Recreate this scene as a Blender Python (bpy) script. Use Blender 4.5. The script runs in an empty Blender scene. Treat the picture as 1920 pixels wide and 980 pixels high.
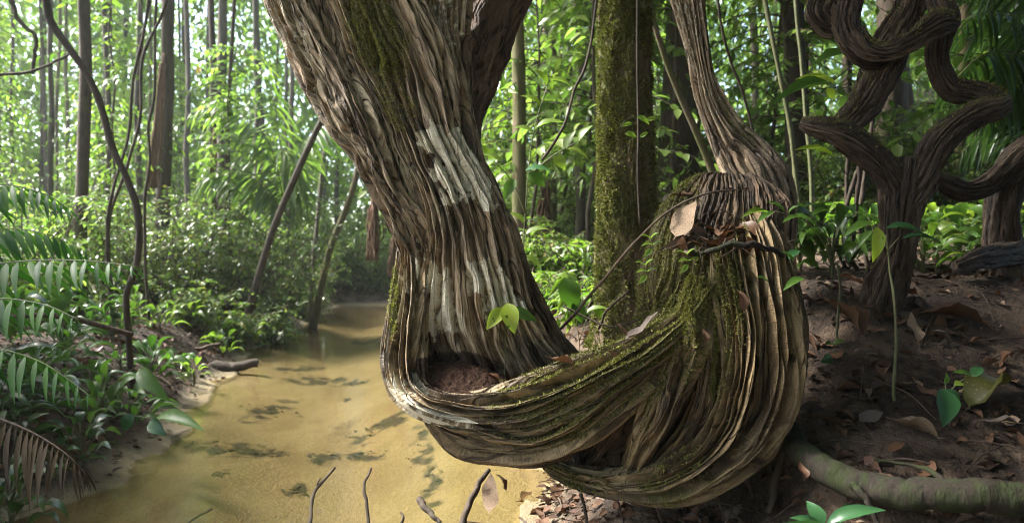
import bpy, math, random
import numpy as np
from mathutils import Vector, Matrix

# ------------------------------------------------------------------ camera, sky, sun, exposure
C = bpy.context.scene.collection
SC = bpy.context.scene
R = math.radians
F = 1251.0            # focal length in photo pixels (1920 wide)
CAMZ = 1.0

cam_d = bpy.data.cameras.new('camera'); cam = bpy.data.objects.new('camera', cam_d); C.objects.link(cam)
cam.location = (0, 0, CAMZ); cam.rotation_euler = (R(90), 0, 0)
cam_d.sensor_width = 36; cam_d.lens = 36 * F / 1920
cam_d.clip_start = 0.05; cam_d.clip_end = 500
cam_d.dof.use_dof = True; cam_d.dof.focus_distance = 1.98; cam_d.dof.aperture_fstop = 3.2
SC.camera = cam

SUN_AZ, SUN_EL = R(-78), R(50)      # azimuth from +Y towards +X (negative = left)
world = bpy.data.worlds.new('World'); SC.world = world; world.use_nodes = True
wn = world.node_tree
sky = wn.nodes.new('ShaderNodeTexSky'); sky.sky_type = 'NISHITA'; sky.sun_disc = False
sky.sun_elevation = SUN_EL; sky.sun_rotation = SUN_AZ; sky.air_density = 1.0; sky.dust_density = 3.0; sky.ozone_density = 1.0
wn.links.new(sky.outputs[0], wn.nodes['Background'].inputs[0])
wn.nodes['Background'].inputs[1].default_value = 0.05
sl = bpy.data.lights.new('sun', 'SUN'); sl.energy = 1.5; sl.angle = R(14); sl.color = (1.0, 0.98, 0.94)
so = bpy.data.objects.new('sun', sl); C.objects.link(so)
sdir = Vector((math.sin(SUN_AZ) * math.cos(SUN_EL), math.cos(SUN_AZ) * math.cos(SUN_EL), math.sin(SUN_EL)))
so.rotation_euler = sdir.to_track_quat('Z', 'Y').to_euler(); so.location = sdir * 50

SC.view_settings.view_transform = 'Standard'; SC.view_settings.look = 'None'
SC.view_settings.exposure = 4.0; SC.view_settings.gamma = 1.0; SC.view_settings.use_curve_mapping = False
SC.render.engine = 'CYCLES'
SC.cycles.use_denoising = True
try:
    SC.cycles.denoiser = 'OPENIMAGEDENOISE'; SC.cycles.denoising_input_passes = 'RGB_ALBEDO_NORMAL'
except Exception: pass
SC.cycles.filter_width = 1.0
SC.cycles.max_bounces = 8; SC.cycles.diffuse_bounces = 4; SC.cycles.glossy_bounces = 3
SC.cycles.transmission_bounces = 5; SC.cycles.transparent_max_bounces = 12
SC.cycles.sample_clamp_indirect = 6.0; SC.cycles.caustics_reflective = False; SC.cycles.caustics_refractive = False

rng = np.random.default_rng(7); random.seed(7)

# ------------------------------------------------------------------ helpers
def P(px, py, Y):
    """photo pixel + distance along the view -> world point"""
    return np.array([(px - 960) / F * Y, Y, CAMZ - (py - 490) / F * Y])

def PP(a):
    a = np.asarray(a, float)
    return np.stack([(a[..., 0] - 960) / F * a[..., 2], a[..., 2], CAMZ - (a[..., 1] - 490) / F * a[..., 2]], -1)

def pix(v):
    return v[..., 0] / v[..., 1] * F + 960, (CAMZ - v[..., 2]) / v[..., 1] * F + 490

def hash3(i, j, k, seed=0):
    n = (i.astype(np.int64) * 374761393 + j.astype(np.int64) * 668265263 + k.astype(np.int64) * 2147483647 + seed * 1274126177) & 0xffffffff
    n = ((n ^ (n >> 13)) * 1274126177) & 0xffffffff
    n = ((n ^ (n >> 16)) * 2246822519) & 0xffffffff
    return ((n ^ (n >> 15)) & 0xffffff) / float(0xffffff)

def vn(x, y, z=0.0, seed=0):
    """value noise, -1..1"""
    x, y, z = np.broadcast_arrays(np.asarray(x, float), np.asarray(y, float), np.asarray(z, float))
    i, j, k = np.floor(x), np.floor(y), np.floor(z)
    fx, fy, fz = x - i, y - j, z - k
    fx = fx * fx * (3 - 2 * fx); fy = fy * fy * (3 - 2 * fy); fz = fz * fz * (3 - 2 * fz)
    flat = bool(np.all(z == 0))
    def pl(kk):
        a = hash3(i, j, kk, seed); b = hash3(i + 1, j, kk, seed); c = hash3(i, j + 1, kk, seed); d = hash3(i + 1, j + 1, kk, seed)
        return (a * (1 - fx) + b * fx) * (1 - fy) + (c * (1 - fx) + d * fx) * fy
    v = pl(k) if flat else pl(k) * (1 - fz) + pl(k + 1) * fz
    return v * 2 - 1

def fbm(x, y, z=0.0, seed=0, o=4):
    s, a, t = 0, 1.0, 0
    for q in range(o):
        s = s + a * vn(x * 2**q, y * 2**q, np.asarray(z) * 2**q, seed + q); t += a; a *= .5
    return s / t

def sstep(a, b, x):
    t = np.clip((x - a) / (b - a), 0, 1); return t * t * (3 - 2 * t)

def catmull(pts, n, tpar=None):
    """resample control rows (K, D) at n points evenly by chord length (first 3 columns or tpar)"""
    p = np.asarray(pts, float); K = len(p)
    d = np.linalg.norm(np.diff(p[:, :3] if tpar is None else tpar, axis=0), axis=1)
    s = np.concatenate([[0], np.cumsum(np.maximum(d, 1e-6))]); s /= s[-1]
    q = np.linspace(0, 1, n)
    m = np.zeros_like(p)
    for k in range(K):
        a, b = max(k - 1, 0), min(k + 1, K - 1)
        m[k] = (p[b] - p[a]) / (s[b] - s[a])
    i = np.clip(np.searchsorted(s, q, side='right') - 1, 0, K - 2)
    h = (s[i + 1] - s[i])[:, None]; t = ((q - s[i]) / (s[i + 1] - s[i]))[:, None]
    return ((2 * t**3 - 3 * t**2 + 1) * p[i] + (t**3 - 2 * t**2 + t) * h * m[i]
            + (-2 * t**3 + 3 * t**2) * p[i + 1] + (t**3 - t**2) * h * m[i + 1])

def unit(v):
    return v / np.maximum(np.linalg.norm(v, axis=-1, keepdims=True), 1e-9)

ORIG = {}
def make_mesh(name, V, faces, mat, smooth=True, attrs=None, uv=None, mats=None, mat_idx=None):
    """faces: list of int arrays (M,3) / (M,4)"""
    me = bpy.data.meshes.new(name)
    V = np.ascontiguousarray(V, dtype=np.float32)
    faces = [np.asarray(f, dtype=np.int32) for f in (faces if isinstance(faces, list) else [faces]) if len(f)]
    me.vertices.add(len(V)); me.vertices.foreach_set('co', V.ravel())
    loops = np.concatenate([f.ravel() for f in faces])
    tot = np.concatenate([np.full(len(f), f.shape[1], np.int32) for f in faces])
    start = np.concatenate([[0], np.cumsum(tot)[:-1]]).astype(np.int32)
    me.loops.add(len(loops)); me.loops.foreach_set('vertex_index', loops)
    me.polygons.add(len(tot)); me.polygons.foreach_set('loop_start', start)
    try: me.polygons.foreach_set('loop_total', tot)
    except Exception: pass
    if smooth: me.polygons.foreach_set('use_smooth', np.ones(len(tot), bool))
    me.update(calc_edges=True)
    if uv is not None:
        l = me.uv_layers.new(name='UVMap'); l.data.foreach_set('uv', np.ascontiguousarray(uv[loops], np.float32).ravel())
    for k, a in (attrs or {}).items():
        at = me.attributes.new(k, 'FLOAT', 'POINT'); at.data.foreach_set('value', np.ascontiguousarray(a, np.float32).ravel())
    if mats:
        for m in mats: me.materials.append(m)
        if mat_idx is not None: me.polygons.foreach_set('material_index', np.asarray(mat_idx, np.int32))
    elif mat: me.materials.append(mat)
    me.validate()
    return me

def link(name, me, parent=None, origin=None):
    """link a mesh built in world coordinates; its origin goes to origin (or its parent's)"""
    o = bpy.data.objects.new(name, me); C.objects.link(o)
    org = np.array(ORIG[parent.name] if parent else (origin if origin is not None else (0, 0, 0)), float)
    if np.any(org): me.transform(Matrix.Translation(-Vector(org)))
    if parent: o.parent = parent
    else: o.location = org
    ORIG[o.name] = org
    return o

def tag(o, label=None, cat=None, group=None, kind=None):
    if label: o['label'] = label
    if cat: o['category'] = cat
    if group: o['group'] = group
    if kind: o['kind'] = kind
    return o

def thing(name, loc, label, cat, group=None):
    o = bpy.data.objects.new(name, None); C.objects.link(o); o.location = loc; o.empty_display_size = .1
    ORIG[o.name] = np.array(loc, float)
    return tag(o, label, cat, group)

def dup(root, loc, rotz=0.0, scale=1.0, label=None, group=None):
    r = root.copy(); C.objects.link(r); r.location = loc; r.rotation_euler = (0, 0, rotz); r.scale = (scale,) * 3
    ORIG[r.name] = np.array(loc, float)
    if label: r['label'] = label
    if group: r['group'] = group
    for ch in list(root.children):
        c = ch.copy(); C.objects.link(c); c.parent = r
        for g in list(ch.children):
            d = g.copy(); C.objects.link(d); d.parent = c
    return r

# ------------------------------------------------------------------ materials
def node(nt, t, **kw):
    n = nt.nodes.new(t)
    for k, v in kw.items():
        if k.startswith('i_'): n.inputs[k[2:].replace('_', ' ')].default_value = v
        else: setattr(n, k, v)
    return n

def ramp(nt, src, stops):
    n = nt.nodes.new('ShaderNodeValToRGB'); e = n.color_ramp.elements
    while len(e) < len(stops): e.new(0.5)
    for k, (p, c) in enumerate(stops):
        e[k].position = p; e[k].color = (c[0], c[1], c[2], 1) if hasattr(c, '__len__') else (c, c, c, 1)
    nt.links.new(src, n.inputs[0]); return n.outputs[0]

def mixc(nt, fac, a, b, mode='MIX'):
    n = nt.nodes.new('ShaderNodeMix'); n.data_type = 'RGBA'; n.blend_type = mode
    for s, v in ((0, fac), (6, a), (7, b)):
        if hasattr(v, 'is_linked') or isinstance(v, bpy.types.NodeSocket): nt.links.new(v, n.inputs[s])
        elif s == 0: n.inputs[0].default_value = v
        else: n.inputs[s].default_value = (*v, 1)
    return n.outputs[2]

def mth(nt, op, a, b=None, clamp=False):
    n = nt.nodes.new('ShaderNodeMath'); n.operation = op; n.use_clamp = clamp
    for s, v in ((0, a), (1, b)):
        if v is None: continue
        if isinstance(v, bpy.types.NodeSocket): nt.links.new(v, n.inputs[s])
        else: n.inputs[s].default_value = v
    return n.outputs[0]

def new_mat(name):
    m = bpy.data.materials.new(name); m.use_nodes = True
    nt = m.node_tree; b = nt.nodes['Principled BSDF']
    return m, nt, b

def noise(nt, vec, scale, detail=4, rough=.55, dist=0.0):
    n = nt.nodes.new('ShaderNodeTexNoise'); n.inputs['Scale'].default_value = scale; n.inputs['Detail'].default_value = detail
    n.inputs['Roughness'].default_value = rough; n.inputs['Distortion'].default_value = dist
    if vec is not None: nt.links.new(vec, n.inputs['Vector'])
    return n.outputs[0]

def scaled(nt, vec, s):
    n = nt.nodes.new('ShaderNodeVectorMath'); n.operation = 'MULTIPLY'; nt.links.new(vec, n.inputs[0]); n.inputs[1].default_value = s
    return n.outputs[0]

def bump(nt, h, strength, dist, nrm=None):
    n = nt.nodes.new('ShaderNodeBump'); n.inputs['Strength'].default_value = strength; n.inputs['Distance'].default_value = dist
    nt.links.new(h, n.inputs['Height'])
    if nrm is not None: nt.links.new(nrm, n.inputs['Normal'])
    return n.outputs[0]

def attr(nt, name):
    n = nt.nodes.new('ShaderNodeAttribute'); n.attribute_name = name; return n.outputs['Fac']

def leaf_mat(name, stops, trans=.4, tcol=(1.25, 1.5, .75), rough=.42, spec=.5, spots=None):
    m, nt, b = new_mat(name)
    g = nt.nodes.new('ShaderNodeNewGeometry'); oi = nt.nodes.new('ShaderNodeObjectInfo')
    r = mth(nt, 'FRACT', mth(nt, 'ADD', g.outputs['Random Per Island'], mth(nt, 'MULTIPLY', oi.outputs['Random'], .35)))
    col = ramp(nt, r, stops)
    tc = nt.nodes.new('ShaderNodeTexCoord')
    if spots:
        nz = noise(nt, tc.outputs['Object'], spots[0], 3)
        col = mixc(nt, ramp(nt, nz, [(spots[2], 0), (spots[2] + .06, 1)]), col, spots[1])
    nt.links.new(col, b.inputs['Base Color']); b.inputs['Roughness'].default_value = rough; b.inputs['Specular IOR Level'].default_value = spec
    tr = nt.nodes.new('ShaderNodeBsdfTranslucent'); nt.links.new(mixc(nt, 1.0, col, tcol, 'MULTIPLY'), tr.inputs[0])
    mx = nt.nodes.new('ShaderNodeMixShader'); mx.inputs[0].default_value = trans
    nt.links.new(b.outputs[0], mx.inputs[1]); nt.links.new(tr.outputs[0], mx.inputs[2])
    nt.links.new(mx.outputs[0], nt.nodes['Material Output'].inputs[0])
    return m

def bark_mat(name, dark, mid, pale, palecut=.6, damp=.45, rough=.75, k=1.0):
    """fibrous bark along UV v; lichen / moss / soil attributes mark where those grow"""
    m, nt, b = new_mat(name)
    uv = nt.nodes.new('ShaderNodeUVMap').outputs[0]
    st = noise(nt, scaled(nt, uv, (55 * k, 3.2, 1)), 1, 6, .62, .4)
    st2 = noise(nt, scaled(nt, uv, (14 * k, 2.0, 1)), 1, 5, .6, .6)
    big = noise(nt, scaled(nt, uv, (9, 3.0, 1)), 1, 6, .65)
    fib = noise(nt, scaled(nt, uv, (230 * k, 11, 1)), 1, 5, .7, .3)
    col = ramp(nt, st, [(.22, dark), (.47, mid), (.62, mid), (.8, pale)])
    col = mixc(nt, ramp(nt, big, [(palecut - .12, 0), (palecut + .1, .8)]), col, pale)
    col = mixc(nt, ramp(nt, st2, [(damp - .08, .85), (damp + .1, 0)]), col, dark)
    col = mixc(nt, ramp(nt, fib, [(.34, .8), (.5, 0)]), col, dark)
    col = mixc(nt, ramp(nt, fib, [(.58, 0), (.75, .6)]), col, pale)
    fz = mth(nt, 'ABSOLUTE', mth(nt, 'SUBTRACT', noise(nt, scaled(nt, uv, (46 * k, 2.6, 1)), 1, 2, .5, .15), .5))
    fis = ramp(nt, fz, [(.006, 0), (.024, 1)]); col = mixc(nt, mth(nt, 'MULTIPLY', mth(nt, 'SUBTRACT', 1.0, fis), .7), col, tuple(x * .5 for x in dark))
    tc = noise(nt, scaled(nt, uv, (40 * k, 170, 1)), 1, 3, .6, .8)     # crosswise cracks
    # lichen
    li = attr(nt, 'lichen'); ln = noise(nt, scaled(nt, uv, (75, 40, 1)), 1, 6, .75)
    lf = ramp(nt, mth(nt, 'ADD', li, mth(nt, 'MULTIPLY', mth(nt, 'SUBTRACT', ln, .5), 2.1)), [(.42, 0), (.66, 1)])
    lcol = ramp(nt, noise(nt, scaled(nt, uv, (25, 14, 1)), 1, 5, .7), [(.3, (.34, .29, .19)), (.48, (.58, .52, .38)), (.75, (.70, .66, .51))])
    lcol = mixc(nt, ramp(nt, tc, [(.3, .55), (.42, 0)]), lcol, (.2, .15, .09))
    col = mixc(nt, lf, col, lcol)
    # moss
    mo = attr(nt, 'moss'); mn = noise(nt, scaled(nt, uv, (45, 22, 1)), 1, 6, .7)
    mf = ramp(nt, mth(nt, 'ADD', mo, mth(nt, 'MULTIPLY', mth(nt, 'SUBTRACT', mn, .5), 1.1)), [(.42, 0), (.62, .92)])
    mcol = ramp(nt, noise(nt, scaled(nt, uv, (160, 160, 1)), 1, 3, .6), [(.3, (.045, .04, .012)), (.6, (.12, .112, .03)), (.8, (.2, .18, .06))])
    col = mixc(nt, mf, col, mcol)
    so_ = attr(nt, 'soil')
    col = mixc(nt, ramp(nt, mth(nt, 'ADD', so_, mth(nt, 'MULTIPLY', mth(nt, 'SUBTRACT', mn, .5), .8)), [(.45, 0), (.6, .95)]), col, (.035, .017, .01))
    nt.links.new(col, b.inputs['Base Color'])
    nt.links.new(ramp(nt, st2, [(.3, rough - .22), (.6, rough)]), b.inputs['Roughness']); b.inputs['Specular IOR Level'].default_value = .35
    h = mth(nt, 'ADD', mth(nt, 'ADD', mth(nt, 'MULTIPLY', st, 1.0), mth(nt, 'MULTIPLY', fib, .8)), mth(nt, 'ADD', mth(nt, 'MULTIPLY', tc, .6), mth(nt, 'MULTIPLY', fis, 1.2)))
    n1 = bump(nt, h, 1.0, .009)
    n2 = bump(nt, mth(nt, 'MULTIPLY', mn, mf), .8, .006, n1)
    nt.links.new(n2, b.inputs['Normal'])
    return m

def simple_bark(name, dark, mid, moss=None, mcut=.55, sc=1.0, rough=.85, rnd=.35):
    m, nt, b = new_mat(name)
    tc = nt.nodes.new('ShaderNodeTexCoord').outputs['Object']
    a = noise(nt, scaled(nt, tc, (30 * sc, 30 * sc, 7 * sc)), 1, 6, .65)
    c = noise(nt, scaled(nt, tc, (5 * sc, 5 * sc, 2.5 * sc)), 1, 5, .6)
    col = ramp(nt, mth(nt, 'ADD', mth(nt, 'MULTIPLY', a, .7), mth(nt, 'MULTIPLY', c, .3)), [(.33, dark), (.62, mid)])
    oi = nt.nodes.new('ShaderNodeObjectInfo')
    col = mixc(nt, mth(nt, 'MULTIPLY', oi.outputs['Random'], rnd), col, (.05, .045, .03))
    if moss:
        mf = ramp(nt, noise(nt, scaled(nt, tc, (7 * sc, 7 * sc, 3.2 * sc)), 1, 7, .68), [(mcut - .06, 0), (mcut + .08, .9)])
        mc = ramp(nt, noise(nt, tc, 140 * sc, 3), [(.3, tuple(x * .45 for x in moss)), (.7, moss)])
        col = mixc(nt, mf, col, mc)
    nt.links.new(col, b.inputs['Base Color']); b.inputs['Roughness'].default_value = rough; b.inputs['Specular IOR Level'].default_value = .25
    nt.links.new(bump(nt, a, .7, .012), b.inputs['Normal'])
    return m

def plain(name, cols, scale=30, rough=.7, bmp=.4, spec=.35, stretch=(1, 1, 1)):
    m, nt, b = new_mat(name)
    tc = scaled(nt, nt.nodes.new('ShaderNodeTexCoord').outputs['Object'], stretch)
    a = noise(nt, tc, scale, 5, .6)
    oi = nt.nodes.new('ShaderNodeObjectInfo')
    col = ramp(nt, mth(nt, 'ADD', a, mth(nt, 'MULTIPLY', mth(nt, 'SUBTRACT', oi.outputs['Random'], .5), .3)), [(.3, cols[0]), (.7, cols[1])])
    nt.links.new(col, b.inputs['Base Color']); b.inputs['Roughness'].default_value = rough; b.inputs['Specular IOR Level'].default_value = spec
    if bmp: nt.links.new(bump(nt, a, bmp, .01), b.inputs['Normal'])
    return m

M = {}
M['liana'] = bark_mat('liana_bark', (.022, .011, .005), (.235, .148, .077), (.49, .39, .255), palecut=.49, damp=.46)
M['liana_dark'] = bark_mat('liana_bark_dark', (.03, .017, .009), (.13, .078, .043), (.28, .20, .125), palecut=.62, damp=.44)
M['knot_top'] = bark_mat('liana_bark_litter', (.02, .012, .006), (.12, .075, .04), (.30, .21, .12), palecut=.6, damp=.46)
M['knot'] = bark_mat('liana_bark_tan', (.025, .014, .006), (.18, .12, .055), (.40, .30, .16), palecut=.55, damp=.45)
M['vine'] = bark_mat('vine_bark', (.014, .008, .0045), (.065, .04, .023), (.22, .16, .10), palecut=.60, damp=.46)
M['moss'] = leaf_mat('moss_green', [(0, (.06, .058, .012)), (.5, (.135, .13, .032)), (1, (.22, .205, .06))], trans=.25, rough=.8, spec=.2)
M['moss_dull'] = leaf_mat('moss_brownish', [(0, (.04, .042, .012)), (.5, (.095, .098, .026)), (1, (.165, .16, .045))], .2, rough=.85, spec=.15)
M['mossy_bark'] = simple_bark('mossy_trunk_bark', (.05, .034, .02), (.17, .12, .075), (.10, .10, .03), .46, 1.0)
M['bark_brown'] = simple_bark('trunk_bark_brown', (.025, .017, .011), (.085, .062, .043), (.10, .12, .035), .60, .8)
M['bark_grey'] = simple_bark('trunk_bark_grey', (.04, .033, .025), (.14, .118, .09), (.09, .11, .03), .62, .8)
M['bark_dark'] = simple_bark('stem_bark_dark', (.02, .014, .01), (.065, .045, .032), None)
M['twig'] = plain('dead_twig_bark', ((.03, .02, .014), (.10, .07, .048)), 60, .85, .5, .25, (1, 1, .3))
M['rootbark'] = simple_bark('root_bark', (.006, .004, .003), (.022, .015, .010), (.022, .032, .006), .50, 3.0, rnd=.05)
M['soil'] = plain('dark_soil', ((.014, .007, .0045), (.055, .03, .019)), 120, .95, .9, .1)
M['silt_shade'] = plain('dark_silt', ((.014, .012, .008), (.07, .058, .033)), 28, .9, .6, .2)
M['stem_green'] = plain('green_stem', ((.05, .06, .02), (.10, .10, .04)), 40, .6, .2)
M['fibre'] = plain('dead_palm_fibre', ((.07, .035, .02), (.20, .12, .075)), 40, .8, .5, .2, (1, 1, .2))
M['lf_mid'] = leaf_mat('understory_leaf', [(0, (.045, .09, .013)), (.4, (.085, .145, .022)), (.75, (.125, .185, .03)), (1, (.18, .22, .035))], .5)
M['lf_far'] = leaf_mat('distant_leaf', [(0, (.07, .125, .03)), (.4, (.12, .185, .045)), (.8, (.165, .225, .06)), (1, (.21, .26, .075))], .55, rough=.32)
M['lf_shrub'] = leaf_mat('shrub_leaf', [(0, (.05, .09, .02)), (.5, (.10, .15, .035)), (.85, (.15, .19, .045)), (1, (.17, .13, .045))], .4, rough=.33)
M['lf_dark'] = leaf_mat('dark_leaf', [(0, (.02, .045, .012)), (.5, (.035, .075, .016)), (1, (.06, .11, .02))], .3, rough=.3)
M['lf_bright'] = leaf_mat('young_leaf', [(0, (.08, .15, .02)), (1, (.13, .19, .025))], .5, rough=.35)
M['lf_seed'] = leaf_mat('seedling_leaf', [(0, (.035, .09, .014)), (1, (.065, .13, .018))], .4, rough=.45, spec=.3, spots=(60, (.03, .06, .012), .62))
M['lf_lime'] = leaf_mat('lime_leaf', [(0, (.25, .34, .035)), (1, (.31, .39, .045))], .55, rough=.35, spots=(55, (.05, .12, .015), .62))
M['lf_gloss'] = leaf_mat('glossy_dark_leaf', [(0, (.018, .06, .022)), (1, (.03, .085, .028))], .2, rough=.32, spec=.4)
M['lf_palm'] = leaf_mat('palm_leaflet', [(0, (.014, .058, .008)), (.6, (.03, .092, .012)), (1, (.055, .13, .017))], .4, rough=.5, spec=.22)
M['lf_yellow'] = leaf_mat('yellow_leaf', [(0, (.42, .25, .03)), (1, (.5, .33, .05))], .4)
M['lf_olive'] = leaf_mat('olive_leaf', [(0, (.035, .04, .008)), (1, (.05, .05, .01))], .1, rough=.35, spots=(30, (.16, .13, .06), .6))
DEAD = dict(spots=(45, (.035, .02, .013), .58))
M['dead_brown'] = leaf_mat('dead_leaf_brown', [(0, (.035, .017, .01)), (.5, (.07, .036, .02)), (1, (.12, .066, .037))], .12, (1.2, 1, .7), .75, .2, **DEAD)
M['dead_pale'] = leaf_mat('dead_leaf_pale', [(0, (.17, .115, .075)), (1, (.25, .18, .12))], .12, (1.1, 1, .8), .8, .12, **DEAD)
M['dead_rust'] = leaf_mat('dead_leaf_rust', [(0, (.085, .04, .02)), (1, (.13, .065, .034))], .15, (1.2, .9, .6), .5, .4, **DEAD)
M['dead_grey'] = leaf_mat('dead_leaf_grey', [(0, (.06, .045, .037)), (1, (.12, .095, .08))], .08, (1.1, 1, .9), .75, .15, **DEAD)
M['dead_frond'] = leaf_mat('dead_palm_leaflet', [(0, (.018, .012, .006)), (1, (.05, .034, .016))], .15, (1.1, 1, .7), .8, .15)

# ------------------------------------------------------------------ leaf geometry
def leaf_tpl(n=5, w=.19, fold=.10, droop=.18, tip=1.0, wav=0.0, heart=False, seed=0):
    """leaf of unit length along +y, width 2w; returns V, quads"""
    rr = np.random.default_rng(seed)
    y = np.linspace(0, 1, n)
    prof = (np.sin(np.pi * y**.8)**.85) * (1 - .25 * y) if not heart else np.sin(np.pi * np.clip(y * .96 + .04, 0, 1)**.55)**.8
    prof = prof / prof.max(); prof[0] = max(prof[0], .04); prof[-1] = 0.015 * tip
    z0 = -droop * y**2
    V = []
    for k in range(n):
        wv = wav * rr.normal() * prof[k], wav * rr.normal() * prof[k]
        V += [(-w * prof[k], y[k], z0[k] + fold * prof[k] + wv[0]), (0, y[k], z0[k]), (w * prof[k], y[k], z0[k] + fold * prof[k] + wv[1])]
    Fc = []
    for k in range(n - 1):
        a = 3 * k; Fc += [(a, a + 1, a + 4, a + 3), (a + 1, a + 2, a + 5, a + 4)]
    return np.array(V), np.array(Fc)

def place(tpl, pos, d, n, s, sw=None):
    """copies of a template at pos with direction d, normal n, scale s -> V, F"""
    V, Fc = tpl
    pos = np.asarray(pos, float); d = unit(np.asarray(d, float)); n = np.asarray(n, float)
    side = unit(np.cross(d, n)); n = np.cross(side, d)
    s = np.broadcast_to(np.asarray(s, float), (len(pos),)); sw = s if sw is None else sw
    W = (pos[:, None] + s[:, None, None] * (V[None, :, 1:2] * d[:, None] + V[None, :, 2:3] * n[:, None])
         + sw[:, None, None] * V[None, :, 0:1] * side[:, None])
    K = len(V)
    FF = (Fc[None] + (np.arange(len(pos)) * K)[:, None, None]).reshape(-1, Fc.shape[1])
    return W.reshape(-1, 3), FF

def join(parts):
    Vs, Fs, off = [], [], 0
    for V, Fc in parts:
        Vs.append(V)
        for f in (Fc if isinstance(Fc, list) else [Fc]): Fs.append(np.asarray(f) + off)
        off += len(V)
    q = [f for f in Fs if f.shape[1] == 4]; t = [f for f in Fs if f.shape[1] == 3]
    return np.concatenate(Vs), ([np.concatenate(q)] if q else []) + ([np.concatenate(t)] if t else [])

TPL3 = leaf_tpl(3, .22, .08, .12); TPL4 = leaf_tpl(4, .2, .08, .2); TPL7 = leaf_tpl(7, .2, .07, .25)
TPLN = leaf_tpl(5, .085, .03, .25)

def tube_v(pts, rad, nu=10, wob=0.0, seed=0, flutes=0, fl=0.0):
    """round tube along world points -> V, F (ends closed to a point)"""
    p = np.asarray(pts, float); rad = np.broadcast_to(np.asarray(rad, float), (len(p),)).copy()
    T = unit(np.gradient(p, axis=0))
    up = np.array([0, 1.0, .01]) if abs(T[0][1]) < .9 else np.array([1.0, 0, 0])
    N = np.zeros_like(p); n0 = unit(np.cross(T[0], up)); N[0] = n0
    for k in range(1, len(p)):
        v = N[k - 1] - T[k] * np.dot(N[k - 1], T[k]); N[k] = v / max(np.linalg.norm(v), 1e-9)
    B = np.cross(T, N)
    th = np.arange(nu) / nu * 2 * np.pi
    rr = rad[:, None] * np.ones((1, nu))
    if wob: rr = rr * (1 + wob * vn(np.cos(th)[None] * 1.5 + 7 + np.zeros((len(p), 1)), np.sin(th)[None] * 1.5 + 3, (np.arange(len(p)) * .35)[:, None], seed))
    if flutes: rr = rr * (1 + fl * np.abs(np.sin(th * flutes / 2 + .6 * np.sin(np.arange(len(p))[:, None] * .2))))
    V = p[:, None] + rr[..., None] * (np.cos(th)[None, :, None] * N[:, None] + np.sin(th)[None, :, None] * B[:, None])
    V = V.reshape(-1, 3)
    i = np.arange(len(p) - 1)[:, None] * nu; j = np.arange(nu)[None]; j2 = (j + 1) % nu
    Q = np.stack([i + j, i + j2, i + nu + j2, i + nu + j], -1).reshape(-1, 4)
    n = len(V); V = np.vstack([V, p[0], p[-1]])
    jj = np.arange(nu); b = (len(p) - 1) * nu
    Tq = np.vstack([np.stack([np.full(nu, n), (jj + 1) % nu, jj], -1), np.stack([np.full(nu, n + 1), b + jj, b + (jj + 1) % nu], -1)])
    return V, [Q, Tq]

# ------------------------------------------------------------------ terrain
SY = [0, 2.4, 3.0, 3.8, 5.0, 6.0, 7.8, 11.4, 14.2, 17]
SXL = [-2.05, -1.86, -1.72, -1.82, -2.2, -2.5, -2.9, -3.3, -3.7, -4.1]
SXR = [0.05, -.02, .06, .12, -.2, -.5, -1.0, -1.7, -2.2, -2.6]
BANK = np.array([(-1.6, 15), (-1.2, 11), (-.1, 6), (.25, 4.2), (.36, 3.2), (.62, 2.5), (.76, 2.15), (.85, 1.9), (.93, 1.66), (1.15, 1.52), (1.6, 1.45), (4, 1.35)])

def plateau(x, y):
    """signed distance to the edge of the right bank, positive on top"""
    best = np.full(np.shape(x), 1e9); sgn = np.ones(np.shape(x))
    for a, b in zip(BANK[:-1], BANK[1:]):
        e = b - a; t = np.clip(((x - a[0]) * e[0] + (y - a[1]) * e[1]) / (e @ e), 0, 1)
        dx, dy = x - a[0] - t * e[0], y - a[1] - t * e[1]; d = np.hypot(dx, dy)
        cr = e[0] * dy - e[1] * dx
        m = d < best - 1e-9; best = np.where(m, d, best); sgn = np.where(m, np.where(cr > 0, 1, -1), sgn)
    return best * sgn

def channel(x, y):
    wob = .10 * vn(np.asarray(y) * 1.3, 3.3, 0, 11) + .05 * vn(np.asarray(y) * 4, 1.3, 0, 12)
    dl = x - np.interp(y, SY, SXL) - wob; dr = np.interp(y, SY, SXR) + wob - x
    return np.minimum(np.minimum(dl, dr), (15.2 - y) * .6), dl < dr

def height(x, y):
    x = np.asarray(x, float); y = np.asarray(y, float)
    d, left = channel(x, y)
    inside = -.02 - .17 * sstep(0, 1.0, d)
    sand = .05 * sstep(0, .35, -d)
    lb = sand + .36 * sstep(.12, .85, -d) + .03 * np.maximum(-d - 1, 0)**.8
    rb = sand + .16 * sstep(.1, .5, -d)
    z = np.where(d > 0, inside, np.where(left | (y > 15), lb, rb))
    pd = plateau(x, y)
    top = .47 + .10 * np.clip(y - 1.7, 0, 4.3) + .02 * np.maximum(y - 6, 0)
    top = top + sstep(.7, 1.3, x) * .36 * np.clip(y - 1.75, 0, .95)
    top = top - .05 * sstep(.3, 0, pd)
    k = sstep(-.16, .06, pd) * (1 - (d > .1) * (y > 3))
    z = z * (1 - k) + top * k
    amp = np.where(d > 0, .25, 1.0)
    z = z + amp * (.035 * fbm(x * 1.6, y * 1.6, 0, 21) + .012 * fbm(x * 9, y * 9, 0, 22, 3) * (d < 0.02)) + .008 * vn(x * 2.2, y * 1.1, 0, 29) * (d > 0)
    return z

def axis(lo, hi, fine_lo, fine_hi, step, grow=1.09):
    a = list(np.arange(fine_lo, fine_hi, step)); s = step
    while a[-1] < hi: s *= grow; a.append(a[-1] + s)
    s = step
    while a[0] > lo: s *= grow; a.insert(0, a[0] - s)
    return np.array(a)

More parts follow.
